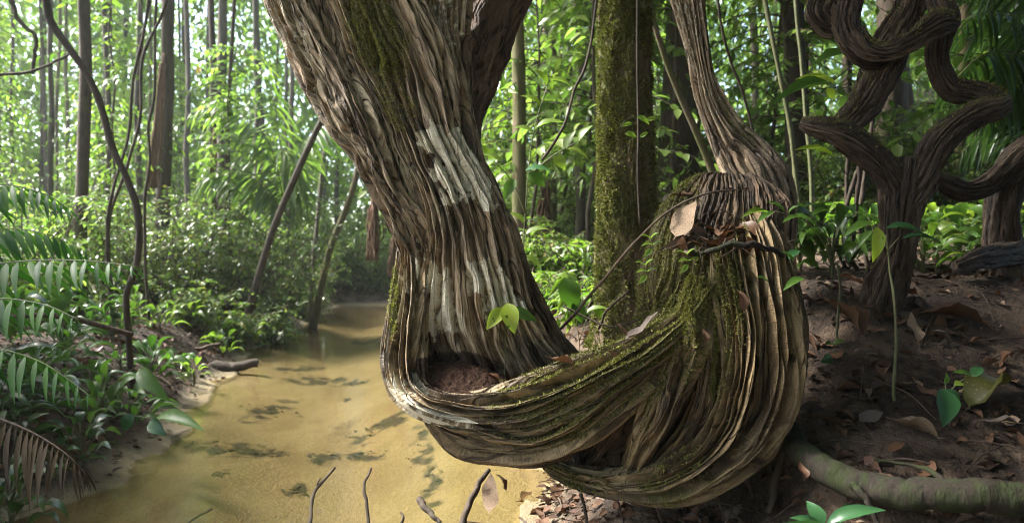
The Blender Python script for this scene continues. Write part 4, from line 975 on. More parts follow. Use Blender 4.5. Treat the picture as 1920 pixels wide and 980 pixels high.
def leafy(name, label, cat, stem_pts, leaves, smat, lmat, group=None, rad=.002, labels=None):
    """stem_pts: list of polylines (px,py,Y); leaves: (bx,by,tx,ty,Y,halfwidth px[,dY])"""
    p0 = PP(np.array(stem_pts[0], float))[0]
    t = thing(name, p0, label, cat, group)
    for q, sp_ in enumerate(stem_pts):
        w = PP(np.array(sp_, float)); w = catmull(w, 16) if len(w) > 2 else w
        v, f = tube_v(w, np.linspace(rad, rad * .55, len(w)), 7)
        link('stem', make_mesh('stem', v, f, M[smat]), t)
    for q, lf in enumerate(leaves):
        bx, by, tx, ty, Y, w = lf[:6]; dY = lf[6] if len(lf) > 6 else -.02; mt_ = lf[7] if len(lf) > 7 else lmat
        n_ = lf[8] if len(lf) > 8 else None
        V, Q = ribbon_leaf(P(bx, by, Y), P(tx, ty, Y + dY), w / F * Y, nrm=n_, seed=q, wav=.012)
        o = link('leaf', make_mesh('leaf', V, Q, M[mt_]), t)
        if mt_ != lmat: o['label'] = {'lf_lime': 'lime green leaf', 'lf_bright': 'fresh light green leaf', 'lf_gloss': 'dark glossy leaf', 'dead_brown': 'withered brown leaf'}.get(mt_, 'differently coloured leaf')
    return t

FRONT = (0, -1, .35)
leafy('seedling', 'small seedling with lime green leaves growing from the soil in the liana bowl', 'seedling', [[(946, 712, 2.03), (948, 660, 2.03), (946, 600, 2.02), (944, 578, 2.02)]],
      [(950, 568, 965, 626, 1.97, 17, -.03, 'lf_lime', FRONT), (944, 577, 912, 618, 1.98, 13, -.02, 'lf_lime', FRONT), (952, 580, 1008, 602, 1.99, 11, 0, 'lf_seed', FRONT), (941, 580, 897, 612, 2.04, 7, .03, 'lf_seed', FRONT), (946, 578, 950, 572, 2.0, 3, 0, 'lf_lime', FRONT)], 'stem_green', 'lf_lime', rad=.0016)
leafy('broadleaf_herb', 'green herb with a large heart shaped leaf between the liana and the mossy tree', 'herb', [[(1088, 690, 2.65), (1086, 640, 2.62), (1078, 580, 2.6), (1068, 525, 2.6)], [(1086, 640, 2.62), (1100, 600, 2.6), (1118, 578, 2.6)]],
      [(1058, 520, 1078, 585, 2.55, 21, 0, 'lf_seed', FRONT), (1078, 560, 1090, 606, 2.55, 13, 0, 'lf_seed', FRONT), (1062, 520, 1030, 555, 2.58, 7, .0, 'lf_bright', FRONT), (1066, 522, 1040, 516, 2.6, 8, .03, 'lf_bright'), (1100, 585, 1140, 578, 2.55, 8, -.02, 'lf_bright'), (1112, 575, 1134, 600, 2.55, 8, 0, 'lf_bright', FRONT), (1070, 545, 1046, 580, 2.58, 8, 0, 'lf_bright', FRONT)], 'stem_green', 'lf_seed', rad=.002)
leafy('climbing_sprig', 'thin arching sprig of small pale leaves across the mossy tree trunk', 'sprig', [[(1232, 300, 2.95), (1222, 250, 2.92), (1200, 220, 2.9), (1178, 222, 2.9), (1160, 240, 2.9)]],
      [(1194, 218, 1218, 234, 2.88, 6, 0, 'lf_bright', FRONT), (1186, 232, 1164, 238, 2.88, 4, 0, 'lf_bright', FRONT), (1172, 250, 1194, 258, 2.88, 6, 0, 'lf_bright', FRONT), (1200, 258, 1216, 248, 2.88, 4, 0, 'lf_bright', FRONT), (1212, 226, 1232, 222, 2.88, 5, 0, 'lf_bright', FRONT)], 'stem_green', 'lf_bright', rad=.0013)
leafy('seedling', 'leafy seedling with fresh green leaves leaning out behind the top of the knot', 'seedling', [[(1560, 560, 1.98), (1555, 480, 1.90), (1510, 415, 1.86), (1455, 396, 1.86)], [(1510, 415, 1.86), (1545, 392, 1.86)]],
      [(1452, 398, 1420, 418, 1.82, 8), (1440, 398, 1388, 410, 1.80, 8, -.03, 'lf_bright'), (1470, 398, 1436, 378, 1.86, 6), (1478, 400, 1498, 386, 1.86, 8), (1486, 404, 1526, 420, 1.82, 9), (1500, 408, 1466, 418, 1.80, 7), (1520, 405, 1560, 396, 1.86, 6, .03), (1500, 410, 1502, 434, 1.80, 6)], 'stem_green', 'lf_seed', rad=.0016)
leafy('seedling', 'thin seedling with green pointed leaves at the right flank of the knot', 'seedling', [[(1500, 640, 1.95), (1502, 560, 1.86), (1490, 510, 1.80), (1478, 480, 1.80)]],
      [(1508, 522, 1468, 545, 1.78, 9), (1478, 485, 1500, 470, 1.79, 9, .03, 'lf_gloss'), (1486, 490, 1462, 470, 1.79, 6), (1440, 528, 1418, 520, 1.76, 5)], 'stem_green', 'lf_seed', rad=.0014)
leafy('leaf_branch', 'long green leaves of a hanging branch left of the zigzag liana, topmost lime green', 'branch', [[(1600, 120, 2.75), (1575, 142, 2.7), (1550, 160, 2.65)], [(1600, 120, 2.75), (1590, 100, 2.75)]],
      [(1566, 158, 1490, 150, 2.55, 11, -.02, 'lf_lime', (0, -.5, 1)), (1560, 158, 1442, 200, 2.5, 13, -.05, 'lf_seed', (0, -.7, .8)), (1552, 165, 1560, 186, 2.6, 9, 0, 'lf_lime', FRONT), (1590, 98, 1522, 126, 2.75, 13, 0, 'lf_seed', (0, -.7, .8)), (1584, 78, 1540, 74, 2.8, 8, 0, 'lf_mid')], 'bark_dark', 'lf_seed', rad=.003)
leafy('leaf_branch', 'single lime green pointed leaf held out left of the zigzag liana', 'branch', [[(1590, 330, 2.7), (1575, 310, 2.65), (1562, 296, 2.6)]],
      [(1562, 294, 1488, 282, 2.55, 10, -.03, 'lf_lime', (0, -.45, 1))], 'bark_dark', 'lf_lime', rad=.002)
leafy('mottled_seedling', 'seedling with mottled drooping leaves in front of the zigzag liana base', 'seedling', [[(1680, 600, 2.1), (1672, 540, 2.08), (1664, 470, 2.05), (1640, 425, 2.05)], [(1664, 470, 2.05), (1690, 440, 2.05)]],
      [(1638, 418, 1580, 446, 2.0, 11, 0, 'lf_seed'), (1644, 425, 1636, 492, 2.0, 13, 0, 'lf_lime', FRONT), (1660, 428, 1736, 442, 2.02, 10, 0, 'lf_gloss'), (1690, 448, 1760, 452, 2.05, 6, 0, 'lf_gloss'), (1650, 420, 1610, 404, 2.1, 8, .05, 'lf_seed'), (1635, 432, 1608, 466, 2.05, 7, 0, 'lf_seed')], 'stem_green', 'lf_seed', rad=.002)
leafy('seedling', 'glossy dark seedling with a heart shaped leaf beside the big olive leaf', 'seedling', [[(1776, 790, 1.86), (1774, 750, 1.86), (1772, 715, 1.87)], [(1774, 740, 1.86), (1800, 715, 1.87), (1830, 700, 1.88)]],
      [(1770, 728, 1768, 800, 1.82, 22, -.05, 'lf_gloss', FRONT), (1776, 728, 1796, 764, 1.84, 10, 0, 'lf_gloss', FRONT), (1822, 706, 1786, 698, 1.88, 8, 0, 'lf_seed'), (1822, 706, 1842, 688, 1.9, 10, .02, 'lf_gloss'), (1805, 718, 1788, 722, 1.85, 8, 0, 'lf_bright'), (1772, 720, 1774, 698, 1.88, 5, 0, 'lf_seed', FRONT)], 'stem_green', 'lf_gloss', rad=.002)
leafy('glossy_plant', 'glossy dark green plant below the curved root at the bottom edge', 'plant', [[(1545, 1060, 1.5), (1548, 1010, 1.5), (1546, 985, 1.5)]],
      [(1544, 985, 1512, 938, 1.5, 15, .04, 'lf_gloss', FRONT), (1548, 982, 1590, 942, 1.5, 9, .06, 'lf_gloss', FRONT), (1548, 986, 1662, 956, 1.48, 15, -.02, 'lf_gloss', (0, -.5, 1)), (1544, 988, 1440, 985, 1.45, 13, -.03, 'lf_gloss', FRONT), (1546, 990, 1620, 990, 1.45, 12, -.05, 'lf_gloss', FRONT), (1540, 990, 1480, 970, 1.5, 10, 0, 'lf_gloss')], 'stem_green', 'lf_gloss', rad=.003)
for q, (x0, y0, lab) in enumerate(((1212, 520, 'little green sprig on the mossy left shoulder of the knot, lower one'), (1222, 470, 'little green sprig on the mossy left shoulder of the knot, upper one'), (1290, 500, 'tiny bright green sprig growing among the moss in the middle of the knot'))):
    leafy('moss_sprig', lab, 'sprig', [[(x0, y0, 1.92), (x0 + 2, y0 - 14, 1.87), (x0 - 4, y0 - 26, 1.84)]], [(x0 + 1, y0 - 10, x0 + 22, y0 - 16, 1.84, 5), (x0 + 1, y0 - 12, x0 - 20, y0 - 8, 1.84, 5), (x0 - 2, y0 - 22, x0 + 14, y0 - 34, 1.84, 5), (x0 - 4, y0 - 24, x0 - 22, y0 - 28, 1.84, 5), (x0, y0 - 4, x0 - 14, y0 + 12, 1.84, 5, 0, 'lf_bright', FRONT)], 'stem_green', 'lf_bright', rad=.0012)
leafy('seedling', 'small two leaved seedling on the sandy bank near the knot', 'seedling', [[(1566, 690, 2.3), (1565, 660, 2.3), (1562, 645, 2.3)]],
      [(1562, 645, 1546, 646, 2.28, 7), (1562, 645, 1584, 640, 2.28, 8), (1560, 668, 1538, 680, 2.26, 9, -.02, 'lf_gloss', FRONT)], 'stem_green', 'lf_seed', rad=.0012)
leafy('pale_sapling', 'leafy green sapling with drooping leaves just right of the big liana', 'sapling', [[(985, 640, 3.3), (980, 520, 3.3), (985, 400, 3.3), (1000, 250, 3.3), (1030, 150, 3.3)], [(985, 400, 3.3), (960, 340, 3.3), (925, 300, 3.3)], [(990, 330, 3.3), (1040, 290, 3.3), (1085, 265, 3.3)]],
      [(985, 320, 1035, 322, 3.2, 13, 0, 'lf_gloss'), (990, 325, 1022, 350, 3.2, 14, 0, 'lf_seed', FRONT), (965, 335, 945, 375, 3.2, 11, 0, 'lf_seed', FRONT), (930, 300, 900, 325, 3.2, 9, 0, 'lf_seed'), (940, 305, 905, 290, 3.25, 9, 0, 'lf_mid'), (1000, 250, 960, 240, 3.3, 11, 0, 'lf_mid'), (1005, 240, 1060, 230, 3.3, 12, 0, 'lf_mid'), (1015, 200, 975, 180, 3.3, 11, 0, 'lf_bright'), (1040, 290, 1060, 320, 3.3, 11, 0, 'lf_mid', FRONT), (1060, 280, 1105, 300, 3.3, 10, 0, 'lf_mid'), (1085, 265, 1112, 235, 3.3, 10, 0, 'lf_bright'), (1060, 280, 1080, 245, 3.3, 10, 0, 'lf_mid'), (1030, 150, 1075, 165, 3.3, 11, 0, 'lf_bright'), (1025, 160, 1000, 130, 3.3, 11, 0, 'lf_bright'), (985, 420, 950, 400, 3.3, 10, 0, 'lf_mid'), (985, 440, 1030, 430, 3.3, 10, 0, 'lf_mid'), (982, 480, 1015, 505, 3.3, 9, 0, 'lf_mid'), (920, 300, 895, 270, 3.3, 9, 0, 'lf_bright'), (950, 325, 925, 350, 3.3, 8, 0, 'lf_mid')], 'stem_green', 'lf_mid', rad=.004)

# ---- plants on the left bank
def clump(name, label, cat, c, n, L, w, lmat, seed, up=.9, group=None):
    r = np.random.default_rng(seed); t = thing(name, c, label, cat, group); lv, st = [], []
    for q in range(n):
        a = r.uniform(0, 6.283); e = r.uniform(.15, 1.1) * up; l = L * r.uniform(.6, 1.15); h = r.uniform(.1, 1) * up * L * 1.2
        d = np.array([math.cos(a) * math.cos(e), math.sin(a) * math.cos(e), math.sin(e)])
        b0 = np.asarray(c) + np.array([0, 0, 1]) * h + d * np.array([1, 1, 0]) * l * .5
        st.append(tube_v(catmull([np.asarray(c) - (0, 0, .02), np.asarray(c) + np.array([0, 0, h * .7]) + d * l * .1, b0], 6), np.linspace(.004, .0018, 6), 5))
        lv.append(ribbon_leaf(b0, b0 + d * l * .9 + np.array([0, 0, -.35 * l]), w * l / L, droop=.3, nrm=(r.normal(0, .3), r.normal(0, .3), 1), seed=seed + q, wav=.01, n=7))
    v, f = join(st); link('stem', make_mesh('stem', v, f, M['stem_green']), t)
    if n <= 14:
        for V, Q in lv: link('leaf', make_mesh('leaf', V, Q, M[lmat]), t)
    else:
        v, f = join(lv); link('foliage', make_mesh('foliage', v, f, M[lmat]), t)
    return t
def at(px, Y):
    x = (px - 960) / F * Y; return np.array([x, Y, gz(x, Y)])
clump('leafy_plant', 'bright green leafy plant on the left bank under the palm fronds', 'plant', at(190, 3.5), 30, .2, .026, 'lf_seed', 801, 1.2)
clump('leafy_plant', 'leafy plant on the left bank at the stream side of the palm', 'plant', at(245, 3.7), 26, .19, .024, 'lf_seed', 802, .9)
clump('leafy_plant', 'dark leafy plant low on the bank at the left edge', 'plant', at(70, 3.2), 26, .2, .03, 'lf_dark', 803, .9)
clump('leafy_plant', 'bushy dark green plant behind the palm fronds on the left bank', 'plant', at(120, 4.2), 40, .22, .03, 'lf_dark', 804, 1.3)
clump('rosette_plant', 'small light green rosette by the dark sunken log', 'plant', at(364, 5.2), 12, .16, .02, 'lf_bright', 805, 1.0)
clump('leafy_plant', 'low leafy plant on the dark earth mound of the left bank', 'plant', at(330, 5.4), 22, .14, .022, 'lf_seed', 806, .7)
clump('leafy_plant', 'sparse leafy plant on the left bank below the shrubs', 'plant', at(420, 6.6), 28, .18, .026, 'lf_mid', 807, .9)
clump('leafy_plant', 'small leafy plant at the waterline under the far left shrubs', 'plant', at(520, 8.2), 24, .2, .03, 'lf_mid', 808, .9)
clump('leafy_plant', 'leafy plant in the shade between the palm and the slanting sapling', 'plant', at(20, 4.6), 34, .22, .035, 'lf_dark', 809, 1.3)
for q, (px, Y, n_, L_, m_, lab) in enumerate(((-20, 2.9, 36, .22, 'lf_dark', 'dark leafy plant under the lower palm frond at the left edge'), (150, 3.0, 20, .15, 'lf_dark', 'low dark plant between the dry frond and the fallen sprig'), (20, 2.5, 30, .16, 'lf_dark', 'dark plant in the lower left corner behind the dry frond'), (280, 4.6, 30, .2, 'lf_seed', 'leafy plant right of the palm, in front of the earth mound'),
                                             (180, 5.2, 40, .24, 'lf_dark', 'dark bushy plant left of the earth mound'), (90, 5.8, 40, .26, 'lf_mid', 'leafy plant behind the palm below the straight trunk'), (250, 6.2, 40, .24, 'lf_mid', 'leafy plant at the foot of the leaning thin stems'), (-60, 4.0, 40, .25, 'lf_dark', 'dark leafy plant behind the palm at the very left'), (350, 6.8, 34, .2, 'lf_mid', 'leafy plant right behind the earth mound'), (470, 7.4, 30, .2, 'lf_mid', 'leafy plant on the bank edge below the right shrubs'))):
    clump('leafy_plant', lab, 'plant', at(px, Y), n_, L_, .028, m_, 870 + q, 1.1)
for q, (px, py, n_, L_, m_, lab) in enumerate(((225, 700, 16, .16, 'lf_seed', 'leafy plant at the edge of the sand left of the hanging leaf'), (170, 745, 20, .16, 'lf_dark', 'dark leafy plant above the fallen sprig'), (120, 690, 26, .2, 'lf_seed', 'bright leafy plant below the tip of the upper palm frond'), (60, 740, 26, .18, 'lf_dark', 'dark leafy plant between the lower fronds at the left edge'), (210, 640, 26, .2, 'lf_seed', 'leafy plant in the middle of the left bank above the hanging leaf'),
                                             (300, 620, 22, .18, 'lf_mid', 'leafy plant growing on the crest of the earth mound'), (30, 850, 24, .15, 'lf_dark', 'dark plant in front of the dry frond stalks'), (100, 900, 18, .12, 'lf_dark', 'small dark plant in the lower left corner by the water'), (410, 640, 26, .2, 'lf_mid', 'leafy plant at the right foot of the earth mound'), (470, 625, 24, .2, 'lf_mid', 'leafy plant overhanging the water beyond the sunken log'))):
    clump('leafy_plant', lab, 'plant', ground_hit(px, py), n_, L_, .024, m_, 885 + q, 1.0)
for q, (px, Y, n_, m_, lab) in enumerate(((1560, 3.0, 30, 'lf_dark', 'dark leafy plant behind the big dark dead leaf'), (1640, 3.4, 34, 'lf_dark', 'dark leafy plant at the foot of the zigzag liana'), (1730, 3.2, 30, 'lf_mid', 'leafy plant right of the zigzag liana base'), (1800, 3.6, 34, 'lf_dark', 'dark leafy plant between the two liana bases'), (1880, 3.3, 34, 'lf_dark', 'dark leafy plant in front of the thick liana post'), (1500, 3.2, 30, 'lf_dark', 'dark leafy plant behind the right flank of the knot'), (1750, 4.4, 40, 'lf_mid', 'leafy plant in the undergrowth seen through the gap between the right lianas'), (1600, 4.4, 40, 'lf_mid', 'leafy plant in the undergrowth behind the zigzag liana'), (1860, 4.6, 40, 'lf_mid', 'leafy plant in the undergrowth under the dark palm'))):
    clump('leafy_plant', lab, 'plant', at(px, Y), n_, .22, .03, m_, 910 + q, 1.0)
leafy('hanging_leaf', 'single long green leaf drooping over the sandy edge of the stream', 'leaf', [[(235, 700, 3.35), (255, 688, 3.32), (262, 690, 3.3)]], [(262, 690, 318, 750, 3.3, 15, -.1, 'lf_seed', FRONT)], 'stem_green', 'lf_seed', rad=.002)
leafy('fallen_sprig', 'fallen sprig of broad green leaves lying on wet sand at the stream edge', 'sprig', [[(230, 775, 3.2), (260, 780, 3.18), (290, 785, 3.15)]],
      [(290, 785, 384, 808, 3.1, 15, -.1, 'lf_seed', (0, -.6, 1)), (282, 788, 312, 816, 3.08, 13, -.05, 'lf_gloss', FRONT), (250, 775, 232, 808, 3.15, 13, 0, 'lf_gloss', FRONT), (300, 782, 345, 778, 3.2, 10, .05, 'lf_seed')], 'stem_green', 'lf_seed', rad=.003)

def frond(root, pts, nleaf, llen, mat_, seed, hang=.75, rad=.006, w=.05, smat='stem_green', nm='frond'):
    """feather palm frond: rachis through world points, narrow leaflets on both sides"""
    r = np.random.default_rng(seed); c = catmull(np.asarray(pts, float), 40)
    v, f = tube_v(c, np.linspace(rad, rad * .25, 40), 6); o = link(nm, make_mesh(nm, v, f, M[smat]), root)
    t = np.linspace(.12, 1, nleaf); k = t * 38; i = k.astype(int); p = c[i] + (c[i + 1] - c[i]) * (k - i)[:, None]; ax = unit(c[i + 1] - c[i]); sd = unit(np.cross(ax, [0, 0, 1.0]))
    parts = []
    for s_ in (-1, 1):
        d = unit(ax * .55 + sd * s_ * .8 + np.array([0, 0, -hang]) * r.uniform(.6, 1.2, (nleaf, 1)) + r.normal(0, .07, (nleaf, 3)))
        nn = np.array([0, 0, 1.0]) + sd * s_ * .8 + r.normal(0, .15, (nleaf, 3))
        parts.append(place(leaf_tpl(6, w, .02, .28), p, d, nn, llen * np.sin(np.pi * (t * .8 + .16))**.6 * r.uniform(.85, 1.1, nleaf)))
    v, f = join(parts); q = bpy.data.objects.new('leaflets', make_mesh('leaflets', v, f, M[mat_])); C.objects.link(q)
    q.data.transform(Matrix.Translation(-Vector(ORIG[root.name]))); q.parent = o
    return o
pb = at(-260, 3.1)
palm = thing('palm', pb, 'feathery green palm with drooping leaflets at the left edge above the bank', 'palm')
for q, (pts, n, l) in enumerate((
        ([(-260, 640, 3.1), (-120, 520, 3.05), (20, 492, 3.0), (150, 488, 2.95), (262, 500, 2.9)], 22, .28),
        ([(-260, 640, 3.1), (-140, 590, 2.8), (-20, 560, 2.7), (80, 570, 2.65), (150, 600, 2.6)], 24, .26),
        ([(-260, 640, 3.1), (-160, 640, 2.7), (-20, 650, 2.6), (80, 680, 2.55), (180, 750, 2.5)], 26, .25),
        ([(-260, 640, 3.1), (-150, 440, 3.3), (-20, 350, 3.4), (80, 362, 3.4), (140, 400, 3.4)], 26, .27),
        ([(-260, 640, 3.1), (-150, 480, 3.5), (-20, 430, 3.7), (90, 440, 3.8), (170, 480, 3.9)], 26, .3))):
    frond(palm, PP(np.array(pts, float)), n + 2, l, 'lf_palm', 820 + q, w=.07)
dead = thing('dead_frond', P(-40, 790, 2.45), 'dry brown palm frond hanging over the bank in the lower left corner', 'palm frond')
frond(dead, PP(np.array([(-80, 770, 2.5), (0, 785, 2.45), (70, 815, 2.4), (130, 855, 2.35), (165, 892, 2.35)], float)), 22, .26, 'dead_frond', 831, .9, .006, .045, 'twig', 'rachis')
dead = thing('dead_frond', P(205, 300, 8), 'long dry fallen frond stalk lying across the bank below the palm', 'palm frond')
v, f = tube_v(px_line([(-20, 600, 2.9), (80, 590, 2.95), (150, 600, 3.0), (250, 628, 3.1)], 20), .012, 6); link('rachis', make_mesh('rachis', v, f, M['twig']), dead)
pr = at(540, 9.5)
palm2 = thing('palm', pr, 'small pale feather palm in the hazy forest left of the big liana', 'palm')
for q, pts in enumerate(([(540, 420, 9.5), (500, 260, 9.5), (420, 200, 9.3), (350, 215, 9.2)], [(540, 420, 9.5), (530, 280, 9.4), (560, 330, 9.3), (552, 420, 9.3)], [(540, 420, 9.5), (560, 280, 9.6), (620, 230, 9.6), (680, 260, 9.6)], [(540, 420, 9.5), (520, 230, 9.7), (500, 130, 9.8), (480, 90, 9.9)], [(540, 420, 9.5), (480, 330, 9.3), (410, 320, 9.2), (370, 350, 9.2)])):
    frond(palm2, PP(np.array(pts, float)), 26, .7, 'lf_far', 840 + q, .8, .012, .045)
pr = P(1900, 430, 4.6)
palm3 = thing('palm', at(1990, 4.6), 'dark palm with hanging leaflets in the upper right corner', 'palm')
for q, pts in enumerate(([(1990, 300, 4.6), (1940, 60, 4.4), (1860, 20, 4.2), (1780, 60, 4.1)], [(1990, 300, 4.6), (1930, 120, 4.4), (1850, 100, 4.2), (1770, 170, 4.1)], [(1990, 300, 4.6), (1960, 160, 4.4), (1900, 150, 4.3), (1830, 230, 4.2)], [(1990, 300, 4.6), (1980, 0, 4.5), (1920, -60, 4.3), (1800, -20, 4.2)], [(1990, 300, 4.6), (1990, 100, 4.3), (1950, 20, 4.1), (1890, 30, 4.0)], [(1990, 300, 4.6), (1950, 200, 4.8), (1880, 210, 4.9), (1800, 290, 5.0)], [(1990, 300, 4.6), (1970, 60, 4.9), (1890, -40, 5.0), (1760, -20, 5.2)])):
    frond(palm3, PP(np.array(pts, float)), 30, .5, 'lf_dark', 860 + q, .9, .01, .05)
# hanging dead fibre
for (rows, lab) in (([(306, 100, 8.6, 6), (298, 200, 8.6, 12), (290, 290, 8.6, 14), (284, 352, 8.6, 16)], 'reddish brown dead frond hanging beside the medium trunk on the left bank'),
                    ([(404, 240, 9.6, 3), (400, 290, 9.6, 9), (397, 345, 9.6, 12)], 'short dark dead frond hanging from the thin trunk of the close pair'),
                    ([(702, 350, 8.5, 8), (702, 420, 8.5, 24), (700, 488, 8.5, 24)], 'shaggy brown dead frond skirt hanging left of the big liana'),
                    ([(738, 440, 9.5, 8), (736, 480, 9.5, 12), (734, 520, 9.5, 14)], 'small brown dead frond skirt at the edge of the big liana'),
                    ([(1024, 340, 7.4, 10), (1022, 400, 7.4, 22), (1018, 440, 7.4, 24)], 'brown hanging dead foliage around the slim mossy trunk')):
    a = np.array(rows, float); w = PP(a[:, :3]); rr_ = a[:, 3] / 2 / F * a[:, 2]; r = np.random.default_rng(int(rows[0][0])); c = catmull(np.hstack([w, rr_[:, None]]), 14); parts = []
    for q in range(40):
        o_ = r.normal(0, .5, 2); a0 = r.integers(0, 5); pts = c[a0:, :3] + c[a0:, 3:4] * np.array([o_[0], o_[1], 0]) + np.stack([vn(np.arange(14 - a0) * .4, q, 0, 5), vn(np.arange(14 - a0) * .4, q + 50, 0, 5), np.zeros(14 - a0)], -1) * c[a0:, 3:4] * .5
        parts.append(tube_v(pts, np.full(len(pts), .009), 4))
    v, f = join(parts); tag(link('hanging_frond', make_mesh('hanging_frond', v, f, M['fibre']), None, w[0]), lab, 'palm frond')
# slanting sapling and other thin stems
def stem_thing(name, rows, rpx, mat_, label, cat, ext=False, group=None, n=60, toground=False, nu=8, wob=.5, rw=.2):
    a = np.array(rows, float); w = PP(a)
    if toground: w = np.vstack([w, [w[-1][0] + .05, w[-1][1], gz(w[-1][0], w[-1][1]) - .03]])
    rad = np.interp(np.linspace(0, 1, n), np.linspace(0, 1, len(np.atleast_1d(rpx))), np.atleast_1d(rpx)) / F * a[:, 2].mean()
    c = catmull(w, n); sd_ = int(abs(rows[0][0]) * 3 + abs(rows[0][1]))
    c = c + rad[:, None] * wob * np.stack([vn(np.arange(n) * .16, 1, 0, sd_), np.zeros(n), vn(np.arange(n) * .16, 9, 0, sd_)], -1)
    v, f = tube_v(c, rad, nu, rw, sd_); return tag(link(name, make_mesh(name, v, f, M[mat_]), None, w[-1]), label, cat, group)
stem_thing('slanting_sapling', [(84, -30, 4.2), (95, 40, 4.2), (130, 92, 4.2), (163, 140, 4.2), (185, 195, 4.2), (208, 270, 4.2), (236, 332, 4.2), (258, 390, 4.2), (263, 450, 4.2), (255, 500, 4.2), (235, 560, 4.2)], [7, 6.5, 6, 5], 'bark_dark', 'dark bent sapling slanting down across the upper left forest', 'sapling', toground=True)
stem_thing('thin_stem', [(0, 140, 5.5), (60, 135, 5.5), (140, 98, 5.5)], [3, 2], 'bark_dark', 'thin dark branch reaching sideways at the upper left edge', 'branch')
stem_thing('thin_stem', [(20, 0, 6), (40, 45, 6), (66, 66, 6), (60, 140, 6)], [4, 3], 'bark_dark', 'thin crooked branch hanging in the upper left corner', 'branch')
for rows, lab in (([(292, -70, 6), (275, 30, 6), (250, 150, 6), (240, 260, 6), (215, 350, 6), (200, 430, 6)], 'leaning thin stem just right of the slanting sapling, paler one'),
                  ([(330, -70, 6.2), (302, 30, 6.2), (268, 110, 6.2), (262, 220, 6.2), (240, 310, 6.2), (205, 420, 6.2)], 'leaning thin dark stem crossing the slanting sapling low down'),
                  ([(300, -70, 6.4), (292, 40, 6.4), (290, 180, 6.4), (278, 240, 6.4), (280, 300, 6.4), (270, 380, 6.4)], 'wavy thin dark stem left of the reddish hanging frond')):
    stem_thing('thin_stem', rows, [2.8, 2.8], 'bark_dark', lab, 'stem', toground=True)
stem_thing('bamboo_stem', [(1420, -70, 3.4), (1462, 140, 3.4), (1485, 260, 3.4), (1502, 400, 3.4)], [4, 5], 'stem_green', 'slim straight green stem between the two lianas, leaning right', 'stem', toground=True)
stem_thing('bamboo_stem', [(1484, -70, 4), (1505, 150, 4), (1516, 260, 4), (1524, 400, 4)], [4, 4], 'stem_green', 'slim green stem right beside the broad dark trunk', 'stem', toground=True)
for q, (rows, lab) in enumerate((([(1622, 280, 3.2), (1596, 360, 3.2), (1570, 450, 3.2)], 'dark leaning stem left of the zigzag liana base, outermost'), ([(1590, 290, 3.3), (1588, 380, 3.3), (1584, 470, 3.3)], 'upright dark stem behind the left arm of the zigzag liana'), ([(1612, 310, 3.1), (1606, 400, 3.1), (1596, 480, 3.1)], 'dark stem closest to the zigzag liana base'), ([(1640, 190, 3.4), (1624, 300, 3.4), (1612, 420, 3.4)], 'thin dark stem behind the first bend of the zigzag liana'))):
    stem_thing('thin_stem', rows, [4, 4], 'bark_dark', lab, 'stem', toground=True)
stem_thing('dark_vine', [(1124, -70, 3.06), (1112, 60, 3.0), (1095, 130, 3.0), (1078, 170, 3.0), (1062, 225, 3.0), (1040, 265, 3.0), (1015, 300, 3.0)], [2.5, 2.5], 'bark_dark', 'thin dark vine dangling left of the moss furred tree', 'vine')
stem_thing('dark_vine', [(1335, -70, 3.2), (1352, 40, 3.2), (1372, 120, 3.2), (1392, 170, 3.2), (1412, 250, 3.2), (1418, 270, 3.2)], [2.5, 2.5], 'bark_dark', 'thin dark vine hanging beside the thinner liana stem', 'vine')
stem_thing('dead_twig', [(1045, 622, 2.25), (1085, 580, 2.15), (1135, 520, 2.02), (1190, 455, 1.93), (1240, 405, 1.9), (1310, 368, 1.95), (1370, 357, 2.05), (1420, 358, 2.15)], [3.2, 2.2, 1.5], 'twig', 'long thin dead twig slanting up onto the top of the knot', 'twig')
stem_thing('dead_twig', [(1060, 575, 2.3), (1110, 600, 2.25), (1150, 612, 2.15), (1200, 598, 2.05)], [2, 1.5], 'twig', 'thin dead twig lying behind the rim of the loop', 'twig')
stem_thing('dead_twig', [(1122, 615, 2.35), (1140, 580, 2.3), (1180, 545, 2.25)], [2.5, 2], 'twig', 'short dead twig leaning at the foot of the mossy tree', 'twig')
stem_thing('thin_stem', [(1662, 440, 2.06), (1668, 500, 2.06), (1676, 560, 2.05), (1681, 640, 2.04), (1678, 755, 2.03)], [2.0, 3.2], 'stem_green', 'thin straight bare stem rising from the middle of the sandy bank', 'stem', toground=True)
stem_thing('thin_stem', [(1570, 490, 2.35), (1576, 540, 2.35), (1572, 590, 2.34), (1570, 640, 2.33)], [2.0, 2.4], 'stem_green', 'short pale bare stem by the dark dead leaf at the knot', 'stem', toground=True)
# curved root edging the bank
stem_thing('buttress_root', [(1462, 770, 2.15), (1480, 812, 1.98), (1505, 848, 1.86), (1560, 888, 1.74), (1640, 915, 1.65), (1740, 925, 1.58), (1850, 930, 1.53), (1990, 940, 1.5)], [14, 22, 26, 27, 26, 27, 27], 'rootbark', 'thick curved mossy root edging the sandy bank at lower right', 'root', n=160, nu=48, wob=.12, rw=.10)
stem_thing('side_root', [(1506, 600, 2.1), (1498, 690, 1.98), (1486, 780, 1.95), (1465, 860, 1.93), (1440, 960, 1.9)], [5, 7, 6], 'bark_dark', 'dark cord like root running down the right flank of the knot', 'root')
stem_thing('side_root', [(1600, 905, 1.66), (1625, 935, 1.62), (1640, 970, 1.6), (1668, 1010, 1.58)], [9, 5, 3], 'rootbark', 'small side root forking down from the curved mossy root', 'root', nu=16)
stem_thing('side_root', [(1780, 915, 1.56), (1740, 880, 1.66), (1690, 868, 1.72), (1640, 862, 1.78)], [7, 4, 2], 'rootbark', 'thin root running over the soil just above the curved mossy root', 'root', nu=16)
